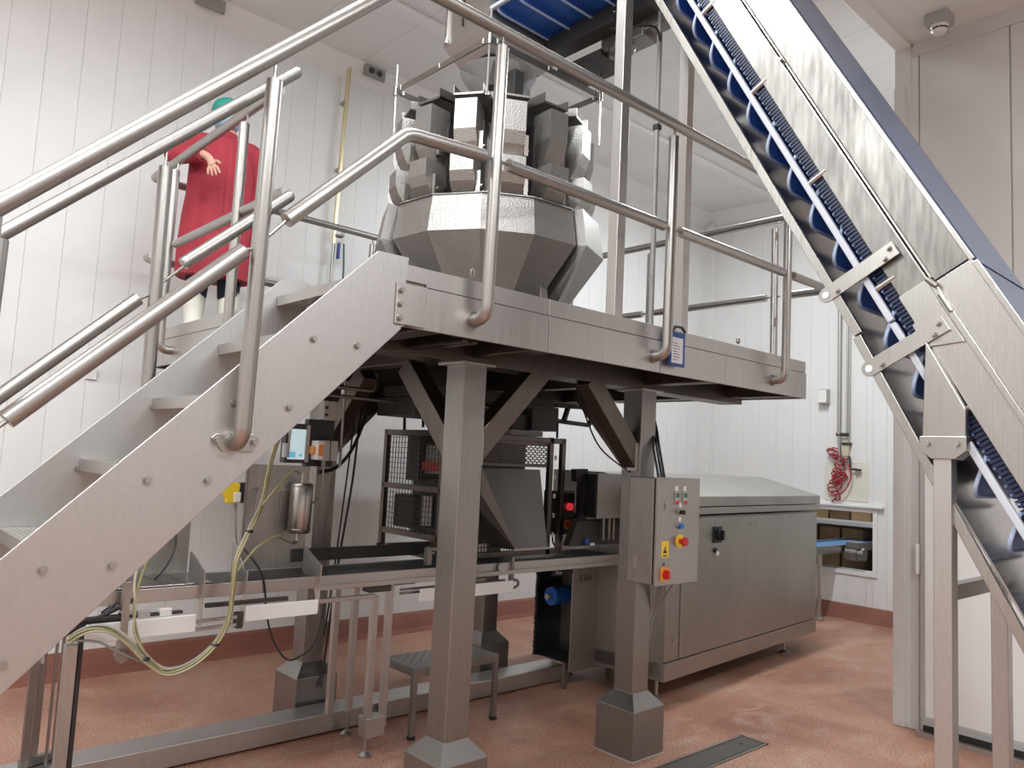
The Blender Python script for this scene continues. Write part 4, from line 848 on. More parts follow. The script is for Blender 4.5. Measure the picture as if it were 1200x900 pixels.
b = B(); b.prism([(3.32, 3.585, 0.985), (3.345, 3.585, 0.985), (3.345, 3.585, 0.80), (3.32, 3.585, 0.77)], (0, 0.03, 0)); build(b, 'tray_bracket', 'steel_dark', t, 0.002)
b = B(); b.tube(bent([(3.34, 3.58, 0.85), (3.44, 3.58, 0.83), (3.34, 3.58, 0.80)], 0.02), 0.009, 6); build(b, 'wire_hook', 'steel_dark', t, smooth=60)
b = B(); b.box(2.62, 3.56, 0.78, 3.32, 3.575, 0.85); build(b, 'drip_strip', 'white_plastic', t, 0.002)
b = B(); b.cyl((3.24, 3.59, 0.93), (3.24, 3.57, 0.93), 0.03, 14); build(b, 'sensor', 'grey_plastic', t, smooth=40)
b = B(); b.tube([(2.92, 3.66, 0.87), (3.25, 3.66, 0.87)], 0.013, 8); build(b, 'handle', 'steel', t, smooth=40)
build(B().box(2.72, 3.65, 0.96, 2.75, 3.69, 1.06), 'guide_post', 'steel_dark', t, 0.003)
b = B(); b.cyl((2.735, 3.67, 1.05), (2.95, 3.67, 1.05), 0.02, 10); build(b, 'guide_roller', 'steel_dark', t, smooth=40)
# base beam lying on the floor
t = thing('floor_beam', 'long flat grey steel beam lying on the floor along the line', 'beam', (2.5, 4.08, 0))
build(B().box(0.4, 4.0, 0.012, 4.28, 4.19, 0.115), 'beam', 'steel', t, 0.004)
for x in (0.9, 2.4, 3.9):
    b = B(); b.cyl((x, 4.1, 0), (x, 4.1, 0.015), 0.05, 14); build(b, 'pad', 'dark', t)
# step stool
t = thing('step_stool', 'low steel step stool with dark chequered top behind the front left pillar', 'stool', (2.99, 3.82, 0))
build(B().box(2.67, 3.65, 0.345, 3.31, 3.98, 0.385), 'top_frame', 'steel_dark', t, 0.003)
tp = build(B().box(2.675, 3.655, 0.385, 3.305, 3.975, 0.389), 'tread_plate', 'steel_dark', t)
b = B()
for i in range(20):
    for k in range(10):
        x = 2.69 + i * 0.031; y = 3.67 + k * 0.031; q = 0.009 if (i + k) % 2 else -0.009
        b.add([(x - 0.010, y - q, 0.389), (x, y - 0.004, 0.389), (x + 0.010, y + q, 0.389), (x, y + 0.004, 0.389), (x, y, 0.3915)], [(0, 1, 4), (1, 2, 4), (2, 3, 4), (3, 0, 4)])
o = build(b, 'tread_pattern', 'steel', tp); o['kind'] = 'stuff'
for x, y in ((2.685, 3.665), (3.295, 3.665), (2.685, 3.965), (3.295, 3.965)):
    l = build(B().box(x - 0.015, y - 0.015, 0.004, x + 0.015, y + 0.015, 0.35), 'leg', 'steel_dark', t, 0.002); build(B().box(x - 0.017, y - 0.017, 0, x + 0.017, y + 0.017, 0.02), 'rubber_foot', 'rubber', l)
# ------------------------------------------------------------------ weighing stations at the left end of the line
def station(x0, x1, label, zt, xc):
    t = thing('reject_station', label, 'machine', ((x0 + x1) / 2, 3.9, 0.9))
    build(B().box(x0, 3.95, 0.93, x1, 3.956, zt), 'back_plate', 'cabinet', t, 0.002)
    build(B().box(x0 - 0.012, 3.944, 0.93, x0, 3.96, zt), 'edge_channel', 'steel_dark', t, 0.001)
    b = B(); b.prism([(xc, 3.745, 1.09), (xc, 3.70, 1.08), (xc, 3.55, 1.02), (xc, 3.55, 0.79), (xc, 3.57, 0.78), (xc, 3.599, 0.89), (xc, 3.745, 0.96)], (0.006, 0, 0)); build(b, 'side_cheek', 'steel', t, 0.001)
    return t
t = s1 = station(1.745, 2.10, 'steel station plate carrying the air cylinder by the rear left pillar', 1.50, 1.985)
b = B(); b.prism([(1.60, 3.58, 1.01), (1.60, 3.55, 1.01), (1.60, 3.55, 0.76), (1.60, 3.599, 0.76), (1.60, 3.599, 0.90), (1.60, 3.74, 0.96), (1.60, 3.74, 1.16)], (0.006, 0, 0)); build(b, 'side_cheek', 'steel', t, 0.001)
build(B().box(1.57, 3.55, 0.75, 1.60, 3.60, 0.82), 'clamp_block', 'dark', t, 0.004)
b = B(); b.box(1.93, 3.94, 1.20, 1.99, 3.95, 1.36); build(b, 'cylinder_bracket', 'steel_dark', t, 0.002)
b = B(); b.tube(spline([(1.80, 3.94, 1.38), (1.78, 3.92, 1.34), (1.77, 3.92, 1.22)]), 0.004, 6); build(b, 'fitting', 'steel_dark', t)
t = thing('air_cylinder', 'polished steel air cylinder standing upright on the station plate', 'cylinder', (2.015, 3.87, 1.14))
b = B(); b.lathe([(0.0, 1.145), (0.052, 1.145), (0.060, 1.155), (0.060, 1.40), (0.052, 1.41), (0, 1.41)], (2.015, 3.87, 0), 28); build(b, 'barrel', 'bright', t, smooth=40)
b = B()
for z in (1.165, 1.395): b.lathe([(0.0605, z - 0.004), (0.062, z), (0.0605, z + 0.004)], (2.015, 3.87, 0), 28)
build(b, 'seam_ring', 'steel_dark', t)
b = B(); b.cyl((2.015, 3.87, 1.41), (2.015, 3.87, 1.45), 0.012, 10); b.tube(bent([(2.015, 3.87, 1.44), (2.015, 3.87, 1.47), (2.05, 3.87, 1.47), (2.05, 3.87, 1.42)], 0.012), 0.006, 6); build(b, 'fitting', 'bright', t, smooth=40)
b = B(); b.cyl((2.005, 3.87, 1.145), (2.005, 3.87, 1.10), 0.012, 10); b.cyl((2.005, 3.87, 1.10), (1.97, 3.85, 1.095), 0.010, 10); build(b, 'fitting', 'bright', t, smooth=40)
t = thing('touch_screen', 'small lit touch screen in a dark bezel under the staircase', 'screen', (2.0, 3.93, 1.52))
build(B().box(1.93, 3.93, 1.515, 2.075, 3.99, 1.73), 'housing', 'dark', t, 0.006)
sc = build(B().box(1.945, 3.926, 1.535, 2.045, 3.931, 1.70), 'display', 'screen', t)
b = B(); b.box(2.01, 3.925, 1.55, 2.03, 3.9262, 1.565); b.box(1.955, 3.925, 1.545, 1.99, 3.9262, 1.575); build(b, 'display_mark', 'screen_mark', sc)
build(B().box(2.048, 3.924, 1.52, 2.07, 3.93, 1.725), 'bezel_strip', 'grey_plastic', t, 0.002)
b = B(); b.cyl((1.925, 3.91, 1.545), (1.925, 3.91, 1.62), 0.02, 12); b.cyl((1.94, 3.91, 1.62), (1.945, 3.91, 1.72), 0.006, 8); build(b, 'plug', 'grey_plastic', t, smooth=40)
t = thing('relay_box', 'grey terminal box with orange end beside the touch screen', 'control box', (2.15, 3.9, 1.53))
build(B().box(2.12, 3.85, 1.535, 2.205, 3.95, 1.645), 'body', 'grey_plastic', t, 0.003)
build(B().box(2.155, 3.848, 1.535, 2.160, 3.85, 1.645), 'seam', 'dark', t)
build(B().box(2.085, 3.855, 1.538, 2.12, 3.945, 1.642), 'end_cover', 'white_plastic', t, 0.003)
build(B().box(2.088, 3.852, 1.56, 2.118, 3.856, 1.62), 'rust_patch', 'amber', t)
b = B(); b.cyl((2.085, 3.90, 1.59), (2.07, 3.90, 1.59), 0.024, 14); build(b, 'orange_button', 'amber', t, smooth=40)
b = B(); b.cyl((2.15, 3.90, 1.535), (2.15, 3.90, 1.50), 0.012, 10); b.tube(spline([(2.15, 3.9, 1.5), (2.155, 3.9, 1.40), (2.14, 3.9, 1.33), (2.10, 3.9, 1.30)]), 0.006, 6); build(b, 'cable', 'cable_grey', t, smooth=60)
build(B().box(2.06, 3.93, 1.50, 2.22, 3.98, 1.76), 'mounting_plate', 'black', t, 0.003)
t = thing('valve_unit', 'pale valve unit above the relay box under the platform', 'valve', (2.19, 3.95, 1.78))
build(B().box(2.14, 3.92, 1.76, 2.22, 3.98, 1.87), 'body', 'grey_plastic', t, 0.004)
for z in (1.83, 1.79): build(B().cyl((2.155, 3.918, z), (2.155, 3.91, z), 0.009, 10), 'port', 'dark', t)
b = B(); b.cyl((2.27, 3.93, 1.50), (2.27, 3.93, 2.03), 0.008, 8); b.tube(bent([(2.10, 3.9, 1.95), (2.45, 3.9, 1.95), (2.45, 3.9, 2.05)], 0.03), 0.012, 8); b.tube([(2.1, 3.9, 1.90), (2.6, 3.9, 1.90)], 0.01, 8); build(b, 'pipework', 'steel_dark', t, smooth=50)
t = s2 = station(1.05, 1.47, 'steel station plate half hidden behind the stair stringer', 1.34, 1.40)
build(B().box(1.05, 3.62, 0.955, 1.47, 3.95, 0.962), 'shelf', 'bright', t, 0.002)
for x in (1.15, 1.25, 1.35): build(B().box(x, 3.62, 0.962, x + 0.004, 3.95, 0.966), 'shelf_rib', 'steel_dark', t)
b = B(); b.prism([(1.06, 3.56, 1.0), (1.06, 3.53, 1.0), (1.06, 3.53, 0.70), (1.06, 3.58, 0.70)], (0.03, 0, 0)); build(b, 'side_cheek', 'steel', t, 0.001)
b = B(); b.cyl((1.075, 3.52, 0.70), (1.075, 3.55, 0.70), 0.03, 14); build(b, 'cheek_foot', 'steel_dark', t, smooth=40)
build(B().box(1.33, 3.94, 1.12, 1.37, 3.95, 1.14), 'fitting', 'black', t)
b = B(); b.tube(spline([(1.375, 3.935, 1.26), (1.395, 3.93, 1.25), (1.393, 3.93, 1.18), (1.38, 3.90, 1.07), (1.28, 3.8, 0.97), (1.12, 3.66, 0.93), (1.0, 3.6, 0.87)]), 0.005, 6); build(b, 'cable', 'rubber', t, smooth=60)
b = B(); b.box(1.384, 3.92, 1.19, 1.402, 3.94, 1.235); b.cyl((1.17, 3.7, 1.13), (1.19, 3.7, 1.13), 0.014, 10); b.cyl((1.13, 3.7, 1.115), (1.16, 3.7, 1.12), 0.014, 10); build(b, 'white_connector', 'white_plastic', t)
t = thing('drip_tray', 'white plastic drip strip under the left weighing station', 'tray', (1.15, 3.54, 0.77))
build(B().box(0.93, 3.535, 0.762, 1.375, 3.55, 0.838), 'strip', 'white_plastic', t, 0.003)
build(B().box(0.98, 3.55, 0.845, 1.32, 3.58, 0.857), 'rail', 'dark', t, 0.002)
for x in (1.06, 1.13, 1.22): build(B().box(x, 3.545, 0.842, x + 0.05, 3.58, 0.872), 'clip', 'grey_plastic' if x < 1.2 else 'white_plastic', t, 0.002)
t = thing('drip_tray', 'white plastic drip strip ending at the rear left pillar', 'tray', (1.85, 3.54, 0.77))
build(B().box(1.605, 3.535, 0.782, 1.975, 3.55, 0.852), 'strip', 'white_plastic', t, 0.003)
build(B().box(1.42, 3.55, 0.858, 1.82, 3.57, 0.878), 'rail', 'dark', t, 0.002)
for z in (0.80, 0.765): build(B().bar((1.38, 3.56, z), (1.60, 3.56, z + 0.005), 0.014, 0.014), 'guide_rod', 'steel', t)
t = thing('hinged_sensor', 'yellow and white sensor head on a thin grey lead under the stairs', 'sensor', (1.67, 3.93, 1.3))
b = B(); b.prism([(1.60, 3.92, 1.355), (1.625, 3.92, 1.325), (1.635, 3.92, 1.30), (1.69, 3.92, 1.30), (1.695, 3.92, 1.40), (1.64, 3.92, 1.41), (1.63, 3.92, 1.385)], (0, 0.04, 0)); build(b, 'yellow_head', 'yellow', t, 0.004)
build(B().box(1.665, 3.915, 1.305, 1.70, 3.965, 1.355), 'white_face', 'white_plastic', t, 0.003)
build(B().box(1.70, 3.92, 1.30, 1.72, 3.965, 1.405), 'back', 'black', t, 0.002)
b = B(); b.cyl((1.685, 3.94, 1.30), (1.685, 3.94, 1.27), 0.009, 8); b.tube(spline([(1.685, 3.94, 1.27), (1.70, 3.94, 1.12), (1.73, 3.93, 0.95), (1.73, 3.9, 0.90)]), 0.007, 6); build(b, 'cable', 'cable_grey', t, smooth=60)
# bundle of air lines looping below the stations
t = thing('air_line_bundle', 'looped bundle of olive and cream air lines under the stairs', 'hose', (1.4, 3.6, 0.3))
main = [(1.86, 3.86, 1.66), (1.80, 3.80, 1.55), (1.745, 3.72, 1.44), (1.68, 3.62, 1.32), (1.58, 3.52, 1.20), (1.51, 3.47, 1.08), (1.499, 3.46, 0.952), (1.491, 3.46, 0.821), (1.438, 3.46, 0.716), (1.344, 3.46, 0.645), (1.238, 3.46, 0.627), (1.146, 3.46, 0.693), (1.073, 3.46, 0.771), (1.003, 3.46, 0.826), (0.938, 3.46, 0.84), (0.894, 3.47, 0.825), (0.866, 3.5, 0.795)]
for i in range(6):
    a = i * PI / 3; dx, dz = 0.011 * math.cos(a), 0.011 * math.sin(a)
    b = B(); b.tube(spline([(x + dx, y + 0.012 * math.sin(a + 1), z + dz) for x, y, z in main], 5), 0.0052, 6); build(b, 'air_line', ['cable_olive', 'cable_pale', 'cable_grey', 'cable_olive', 'cable_pale', 'cable_olive'][i], t, smooth=60)
for j in (4, 8, 11): x, y, z = main[j]; b = B(); b.ball((x, y, z), 0.02, 8, (1.1, 1.1, 0.5)); build(b, 'cable_tie', 'black', t)
for i, (dx, mt) in enumerate(((0.0, 'cable_olive'), (0.02, 'cable_pale'))):
    b = B(); b.tube(spline([(1.155 - dx * 2.5, 3.50, 1.16 - dx), (1.10 - dx, 3.47, 1.01), (1.083 + dx * .3, 3.46, 0.914), (1.103 - dx * .5, 3.46, 0.809), (1.144, 3.46, 0.717), (1.22, 3.46, 0.637)]), 0.0055, 6); build(b, 'air_line', mt, t, smooth=60)
for p, mt in (([(2.0, 3.87, 1.46), (1.92, 3.80, 1.475), (1.76, 3.62, 1.41), (1.67, 3.60, 1.31)], 'cable_olive'), ([(1.97, 3.85, 1.095), (1.86, 3.72, 1.13), (1.75, 3.58, 1.165), (1.62, 3.50, 1.13), (1.51, 3.46, 1.03)], 'cable_olive'), ([(1.19, 3.46, 0.65), (1.13, 3.46, 0.684), (1.044, 3.46, 0.73), (0.959, 3.46, 0.784), (0.881, 3.48, 0.794)], 'cable_grey'), ([(1.86, 3.86, 1.66), (1.87, 3.88, 1.72), (1.92, 3.9, 1.70), (1.925, 3.91, 1.62)], 'rubber')):
    b = B(); b.tube(spline(p), 0.005, 6); build(b, 'air_line', mt, t, smooth=60)
t = thing('loose_cable', 'thin black cable sagging to the foot of the rear left pillar', 'cable', (1.9, 3.6, 0.3))
b = B(); b.tube(spline([(1.62, 3.7, 1.12), (1.70, 3.60, 0.98), (1.736, 3.6, 0.80), (1.781, 3.6, 0.666), (1.856, 3.6, 0.567), (1.924, 3.6, 0.566), (2.004, 3.6, 0.619), (2.035, 3.6, 0.74), (2.045, 3.6, 0.84)]), 0.005, 6); build(b, 'cable', 'rubber', t, smooth=60)
b = B(); b.tube(spline([(1.62, 3.7, 0.95), (1.75, 3.72, 0.93), (1.88, 3.75, 0.925)]), 0.004, 6); build(b, 'cable', 'rubber', t, smooth=60)
# black cables behind the rear left pillar
t = thing('hanging_cable', 'black cables hanging from the platform beside the rear left pillar', 'cable', (2.55, 4.2, 0.3))
for p, r in (([(2.62, 4.2, 2.03), (2.58, 4.2, 1.80), (2.50, 4.2, 1.60), (2.40, 4.2, 1.49), (2.26, 4.15, 1.46)], 0.012), ([(2.60, 4.25, 2.03), (2.575, 4.25, 1.8), (2.55, 4.25, 1.4), (2.49, 4.25, 0.9), (2.45, 4.25, 0.45), (2.40, 4.2, 0.2)], 0.008), ([(2.52, 4.2, 2.03), (2.50, 4.2, 1.7), (2.47, 4.2, 1.3), (2.43, 4.2, 0.8), (2.40, 4.2, 0.5)], 0.006), ([(2.66, 4.1, 2.03), (2.62, 4.1, 1.9), (2.55, 4.1, 1.82), (2.45, 4.1, 1.85)], 0.008)):
    b = B(); b.tube(spline(p), r, 6); build(b, 'cable', 'rubber', t, smooth=60)
# leg frame at the far left
t = thing('leg_frame', 'narrow dark steel leg frame of the line below the stair stringer', 'frame', (0.92, 4.1, 0.11))
for x, y, w in ((0.875, 4.09, 0.03), (0.915, 4.12, 0.03), (1.0, 4.14, 0.014), (0.955, 4.06, 0.012)): build(B().box(x - w / 2, y - w / 2, 0.118, x + w / 2, y + w / 2, 0.90), 'leg', 'steel_dark', t, 0.002)
build(B().bar((0.86, 4.09, 0.135), (1.01, 4.14, 0.135), 0.035, 0.035), 'foot_bar', 'steel_dark', t, 0.002)
t = thing('support_post', 'thick steel support post in front of the narrow leg frame at left', 'post', (0.92, 3.66, 0))
build(B().box(0.885, 3.62, 0.02, 0.93, 3.665, 0.745), 'post', 'steel', t, 0.003)
build(B().box(0.935, 3.63, 0.02, 0.952, 3.66, 0.80), 'channel', 'dark', t, 0.002)
build(B().box(0.86, 3.60, 0.0, 0.97, 3.69, 0.02), 'foot_plate', 'steel_dark', t)
b = B(); b.box(0.84, 3.55, 0.82, 1.1, 3.60, 0.845); b.box(0.90, 3.54, 0.85, 1.12, 3.58, 0.862); b.tube([(0.86, 3.57, 0.80), (1.12, 3.57, 0.92)], 0.01, 8); b.tube([(0.9, 3.55, 0.78), (1.05, 3.6, 0.90)], 0.008, 8); build(b, 'linkage', 'dark', t)

# ------------------------------------------------------------------ things on the long wall
def vent(x, label):
    t = thing('wall_vent', label, 'vent', (x, 5.94, 5.0))
    build(B().box(x - 0.11, 5.915, 4.955, x + 0.11, 5.943, 5.065 - 0.07), 'frame', 'steel_dark', t, 0.003)
    for k in range(2): b = B(); b.cyl((x - 0.05 + 0.1 * k, 5.915, 4.975), (x - 0.05 + 0.1 * k, 5.908, 4.975), 0.016, 14); build(b, 'cap', 'dark', t)
t = thing('wall_vent', 'grey two-knob vent box high on the wall left of the weigher', 'vent', (3.44, 5.9, 4.93))
build(B().box(3.33, 5.80, 4.90, 3.54, 5.83, 5.0), 'frame', 'cable_grey', t, 0.004)
for k in range(2): b = B(); b.cyl((3.395 + 0.08 * k, 5.80, 4.95), (3.395 + 0.08 * k, 5.79, 4.95), 0.026, 14); build(b, 'cap', 'dark', t)
t = thing('wall_vent', 'grey vent box at the top edge above the upper handrail', 'vent', (2.0, 5.9, 4.95))
build(B().box(1.86, 5.80, 4.90, 2.08, 5.83, 5.0), 'frame', 'cable_grey', t, 0.004)
t = thing('drop_pipe', 'pale brass drop pipe hanging from the ceiling in front of the wall', 'pipe', (3.2, 5.88, 3.0))
b = B(); b.cyl((3.19, 5.88, 3.35), (3.22, 5.88, 5.0), 0.018, 10); build(b, 'pipe', 'brass', t, smooth=40)
b = B(); b.cyl((3.185, 5.88, 2.2), (3.19, 5.88, 3.36), 0.013, 10); build(b, 'lower_pipe', 'tube', t, smooth=40)
b = B(); b.tube(bent([(3.19, 5.87, 3.42), (3.26, 5.86, 3.42), (3.26, 5.86, 3.5)], 0.02), 0.016, 8); build(b, 'valve', 'steel_dark', t, smooth=50)
build(B().box(3.215, 5.84, 3.22, 3.235, 5.87, 3.36), 'valve_lever', 'navy', t, 0.003)
b = B(); b.tube(spline([(3.27, 5.85, 3.36), (3.285, 5.85, 3.1), (3.27, 5.85, 2.85), (3.21, 5.85, 2.62), (3.195, 5.85, 2.35)]), 0.009, 6); build(b, 'green_hose', 'hose_green', t, smooth=60)
for z in (4.0, 4.6): build(B().box(3.185, 5.87, z, 3.225, 5.943, z + 0.025), 'pipe_clip', 'steel', t)
for i, (x, z) in enumerate(((1.42, 2.70), (1.40, 2.55))):
    tag(build(B().box(x, 5.925, z - 0.55, x + 0.07, 5.943, z - 0.48), 'cover_plate', 'wall', None, 0.003), ['small white blanking plate on the long wall, the upper of two', 'small white blanking plate on the long wall, the lower of two'][i], 'plate')
M['cream'] = plain('cream_sheet', (0.72, 0.69, 0.61), 0.5)
# ------------------------------------------------------------------ things on the far right wall
t = thing('junction_box', 'small pale grey junction box on the far right wall', 'junction box', (8.82, 4.25, 2.49))
build(B().box(8.76, 4.20, 2.41, 8.85, 4.31, 2.58), 'box', 'grey_plastic', t, 0.006)
build(B().box(8.755, 4.205, 2.42, 8.76, 4.305, 2.57), 'lid', 'white_plastic', t, 0.003)
b = B(); b.cyl((8.80, 4.255, 2.41), (8.80, 4.255, 2.385), 0.015, 10); build(b, 'gland', 'grey_plastic', t)
t = thing('air_drop', 'steel air pipe and regulator on the wall above the hatch', 'pipe', (8.82, 4.0, 1.8))
b = B(); b.cyl((8.80, 4.07, 2.05), (8.80, 4.07, 4.98), 0.022, 12); b.cyl((8.80, 4.06, 1.75), (8.80, 4.07, 2.05), 0.016, 10); build(b, 'pipe', 'steel', t, smooth=40)
b = B(); b.cyl((8.815, 3.985, 2.0), (8.815, 3.985, 4.98), 0.012, 8); b.cyl((8.815, 3.955, 1.95), (8.815, 3.955, 4.98), 0.006, 8); build(b, 'small_pipe', 'steel', t, smooth=40)
b = B(); b.box(8.79, 3.96, 1.78, 8.85, 4.03, 1.98); build(b, 'regulator', 'cable_pale', t, 0.006)
b = B(); b.cyl((8.80, 4.10, 2.05), (8.80, 3.96, 2.05), 0.02, 10); b.box(8.78, 3.94, 1.93, 8.85, 4.03, 1.96); b.tube(bent([(8.80, 4.02, 1.68), (8.80, 4.02, 1.80), (8.80, 3.94, 1.80), (8.80, 3.94, 1.66), (8.80, 3.86, 1.66)], 0.02), 0.012, 8); b.box(8.78, 3.82, 1.64, 8.82, 3.88, 1.665); build(b, 'fitting', 'dark', t, smooth=40)
t = thing('coiled_hose', 'tangled red coiled air hose hanging on the far wall', 'hose', (8.79, 4.05, 1.6))
b = B(); pts = []
for i in range(130):
    q = i / 130; a = q * 2 * PI * 15; cx = 4.12 - 0.05 * math.sin(q * PI) + 0.025 * math.sin(17 * q); cz = 1.86 - 0.50 * q + 0.03 * math.sin(11 * q)
    pts.append((8.79 + 0.03 * math.sin(a * 0.5), cx + 0.085 * math.cos(a) * (0.5 + 0.4 * math.sin(q * PI) + 0.3 * math.sin(9 * q + 1)), cz + 0.04 * math.sin(a) + 0.35 * 0.1 * math.cos(a) * math.sin(7 * q)))
b.tube(pts, 0.008, 6); b.tube(spline([(8.80, 4.02, 1.80), (8.78, 3.95, 1.70), (8.78, 3.92, 1.58), (8.78, 3.97, 1.44), (8.78, 4.05, 1.36)]), 0.008, 6); b.tube(spline([(8.78, 4.16, 1.40), (8.78, 4.08, 1.34), (8.78, 4.14, 1.28)]), 0.009, 6); build(b, 'hose', 'hose_red', t, smooth=60)
t = thing('splash_board', 'thin off-white splash board on the wall below the red hose', 'board', (8.84, 4.0, 1.34))
build(B().box(8.842, 3.755, 1.30, 8.85, 4.255, 1.745), 'sheet', 'cream', t, 0.002)
# ------------------------------------------------------------------ hatch conveyor and what is seen through the hatch
t = thing('hatch_conveyor', 'small conveyor with light blue belt passing through the wall hatch', 'conveyor', (8.9, 4.3, 0))
M['belt_light'] = plain('light_blue_belt', (0.10, 0.26, 0.50), 0.4)
build(B().box(8.30, 4.10, 0.74, 10.4, 4.50, 0.765), 'belt', 'belt_light', t, 0.004)
for y in (4.08, 4.50): build(B().box(8.30, y, 0.70, 10.4, y + 0.02, 0.79), 'side_rail', 'bright', t, 0.002)
for x, y in ((8.42, 4.10), (8.42, 4.48)):
    l = build(B().box(x - 0.02, y - 0.02, 0.03, x + 0.02, y + 0.02, 0.70), 'leg', 'steel', t, 0.002)
    b = B(); b.lathe([(0, 0), (0.05, 0), (0.05, 0.012), (0.015, 0.04), (0, 0.04)], (x, y, 0), 14); build(b, 'foot', 'bright', l, smooth=40)
build(B().box(8.40, 4.10, 0.16, 8.44, 4.48, 0.20), 'cross_tube', 'steel', t, 0.002)
b = B(); b.cyl((9.02, 3.93, 0.70), (9.02, 4.06, 0.70), 0.085, 20); b.cyl((9.02, 3.86, 0.70), (9.02, 3.94, 0.70), 0.07, 20); b.box(8.95, 3.9, 0.76, 9.12, 4.05, 0.83); build(b, 'drive_motor', 'steel_dark', t, smooth=40)
t = thing('storage_rack', 'brown boxes and pale shelf seen through the wall hatch', 'rack', (10.3, 4.2, 0))
build(B().box(10.0, 3.3, 0.98, 10.9, 5.4, 1.01), 'shelf', 'white_plastic', t, 0.003)
for i in range(5): build(B().box(10.05, 3.95 + 0.28 * i, 1.012, 10.6, 4.20 + 0.28 * i, 1.30), 'box', 'cardboard' if i % 2 else 'wood', t, 0.004)
for i in range(3): build(B().box(10.1, 4.35 + 0.3 * i, 0.0, 10.7, 4.62 + 0.3 * i, 0.9), 'crate', 'wood', t, 0.004)
build(B().box(10.2, 3.5, 0.0, 10.8, 4.25, 0.95), 'grey_machine', 'grey_plastic', t, 0.006)
for x in (10.02, 10.86):
    for y in (3.32, 5.36): build(B().box(x, y, 0, x + 0.03, y + 0.03, 0.98), 'leg', 'steel', t)
# ------------------------------------------------------------------ ceiling detector and clipboard
t = thing('ceiling_detector', 'square white detector on the near ceiling at top right', 'detector', (5.19, 1.76, 4.6))
build(B().box(5.12, 1.69, 4.53, 5.26, 1.83, 4.6), 'base', 'grey_plastic', t, 0.008)
b = B(); b.lathe([(0.0, 4.48), (0.035, 4.48), (0.05, 4.50), (0.055, 4.53), (0, 4.53)], (5.19, 1.76, 0), 20); build(b, 'sensor_head', 'white_plastic', t, smooth=40)
b = B(); b.lathe([(0.051, 4.498), (0.053, 4.503), (0.052, 4.51)], (5.19, 1.76, 0), 12); build(b, 'vent_slots', 'dark', t)
t = thing('document_holder', 'blue plastic document holder hanging from the platform edge', 'holder', (3.22, 2.30, 2.2))
fr_ = build(B().box(3.168, 2.322, 2.10, 3.285, 2.334, 2.275), 'frame', 'blue_bright' if False else 'navy', t, 0.003)
pp = build(B().box(3.172, 2.319, 2.115, 3.262, 2.322, 2.245), 'sheet', 'paper', t)
b = B()
for k in range(7): b.box(3.18, 2.3184, 2.13 + 0.014 * k, 3.18 + (0.055 if k % 3 else 0.035), 2.3192, 2.134 + 0.014 * k)
build(b, 'print_lines', 'ink', pp)
b = B(); b.tube(spline([(3.175, 2.325, 2.275), (3.19, 2.315, 2.297), (3.24, 2.315, 2.300), (3.283, 2.325, 2.283)]), 0.008, 6); build(b, 'clip', 'black', t, smooth=60)
# ------------------------------------------------------------------ the person on the platform
t = pe = thing('person', 'person in long red coat, teal hairnet and white boots on the platform', 'person', (1.86, 4.98, ZD), local=True)
pe.rotation_euler = (0, 0, math.radians(-16))
V = []; E = []; R = []
def jv(p, r, parent=None):
    V.append(Vector(p)); R.append(r if isinstance(r, tuple) else (r, r)); i = len(V) - 1
    if parent is not None: E.append((parent, i))
    return i
root = jv((0, 0, 0.86), (0.13, 0.10)); sp = jv((0, 0, 1.0), (0.125, 0.095), root); ch = jv((0, 0, 1.17), (0.14, 0.105), sp); nb = jv((0, 0.005, 1.32), 0.062, ch); nk = jv((0, -0.005, 1.38), 0.052, nb)
h1 = jv((0, -0.02, 1.43), 0.066, nk); h2 = jv((0, -0.012, 1.495), 0.080, h1); h3 = jv((0, -0.005, 1.555), 0.066, h2)
for s, arm in ((-1, [(-0.155, 0, 1.285, .058), (-0.30, -0.04, 1.165, .043), (-0.135, -0.22, 1.14, .030), (-0.10, -0.245, 1.115, .024)]), (1, [(0.155, 0, 1.285, .058), (0.235, 0.02, 1.03, .043), (0.235, -0.05, 0.80, .030), (0.235, -0.06, 0.76, .024)])):
    p = nb
    for x, y, z, r in arm: p = jv((x, y, z), r, p)
    w = p; d = Vector((0.25, -0.35, -0.9)) if s < 0 else Vector((0, -0.1, -1)); d.normalize(); sd = Vector((0.9, -0.25, 0.35)) if s < 0 else Vector((0, 1, 0)); sd = (sd - d * sd.dot(d)).normalized()
    base = Vector(arm[-1][:3]); palm = jv(base + d * 0.045, (0.026, 0.016), w); fl = [0.068, 0.078, 0.073, 0.058]; cu = d.cross(sd) * 0.25
    for k in range(4):
        o_ = sd * (0.027 - 0.018 * k); a = jv(base + d * 0.075 + o_, 0.0095, palm); m_ = jv(base + d * (0.075 + fl[k] * 0.55) + o_ * 1.25 + cu * 0.03, 0.0085, a); jv(base + d * (0.075 + fl[k]) + o_ * 1.3 + cu * 0.09, 0.0068, m_)
    a = jv(base + d * 0.03 + sd * 0.034, 0.011, palm); jv(base + d * 0.068 + sd * 0.055 + cu * 0.05, 0.0085, a)
for s in (-1, 1):
    p = root
    for x, y, z, r in ((0.09, 0, 0.80, .085), (0.095, -0.01, 0.45, .056), (0.10, 0.02, 0.10, .040), (0.10, 0.0, 0.045, .036)): p = jv((s * x, y, z), r, p)
    jv((s * 0.115, -0.12, 0.032), (0.034, 0.026), p)
me = bpy.data.meshes.new('body'); me.from_pydata([tuple(v) for v in V], E, [])
bo = bpy.data.objects.new('body', me); COL.objects.link(bo)
md = bo.modifiers.new('skin', 'SKIN'); md.use_smooth_shade = True
for i, sv in enumerate(me.skin_vertices[0].data): sv.radius = R[i]; sv.use_root = (i == 0)
sd_ = bo.modifiers.new('subd', 'SUBSURF'); sd_.levels = 2; sd_.render_levels = 2
bpy.context.view_layer.update()
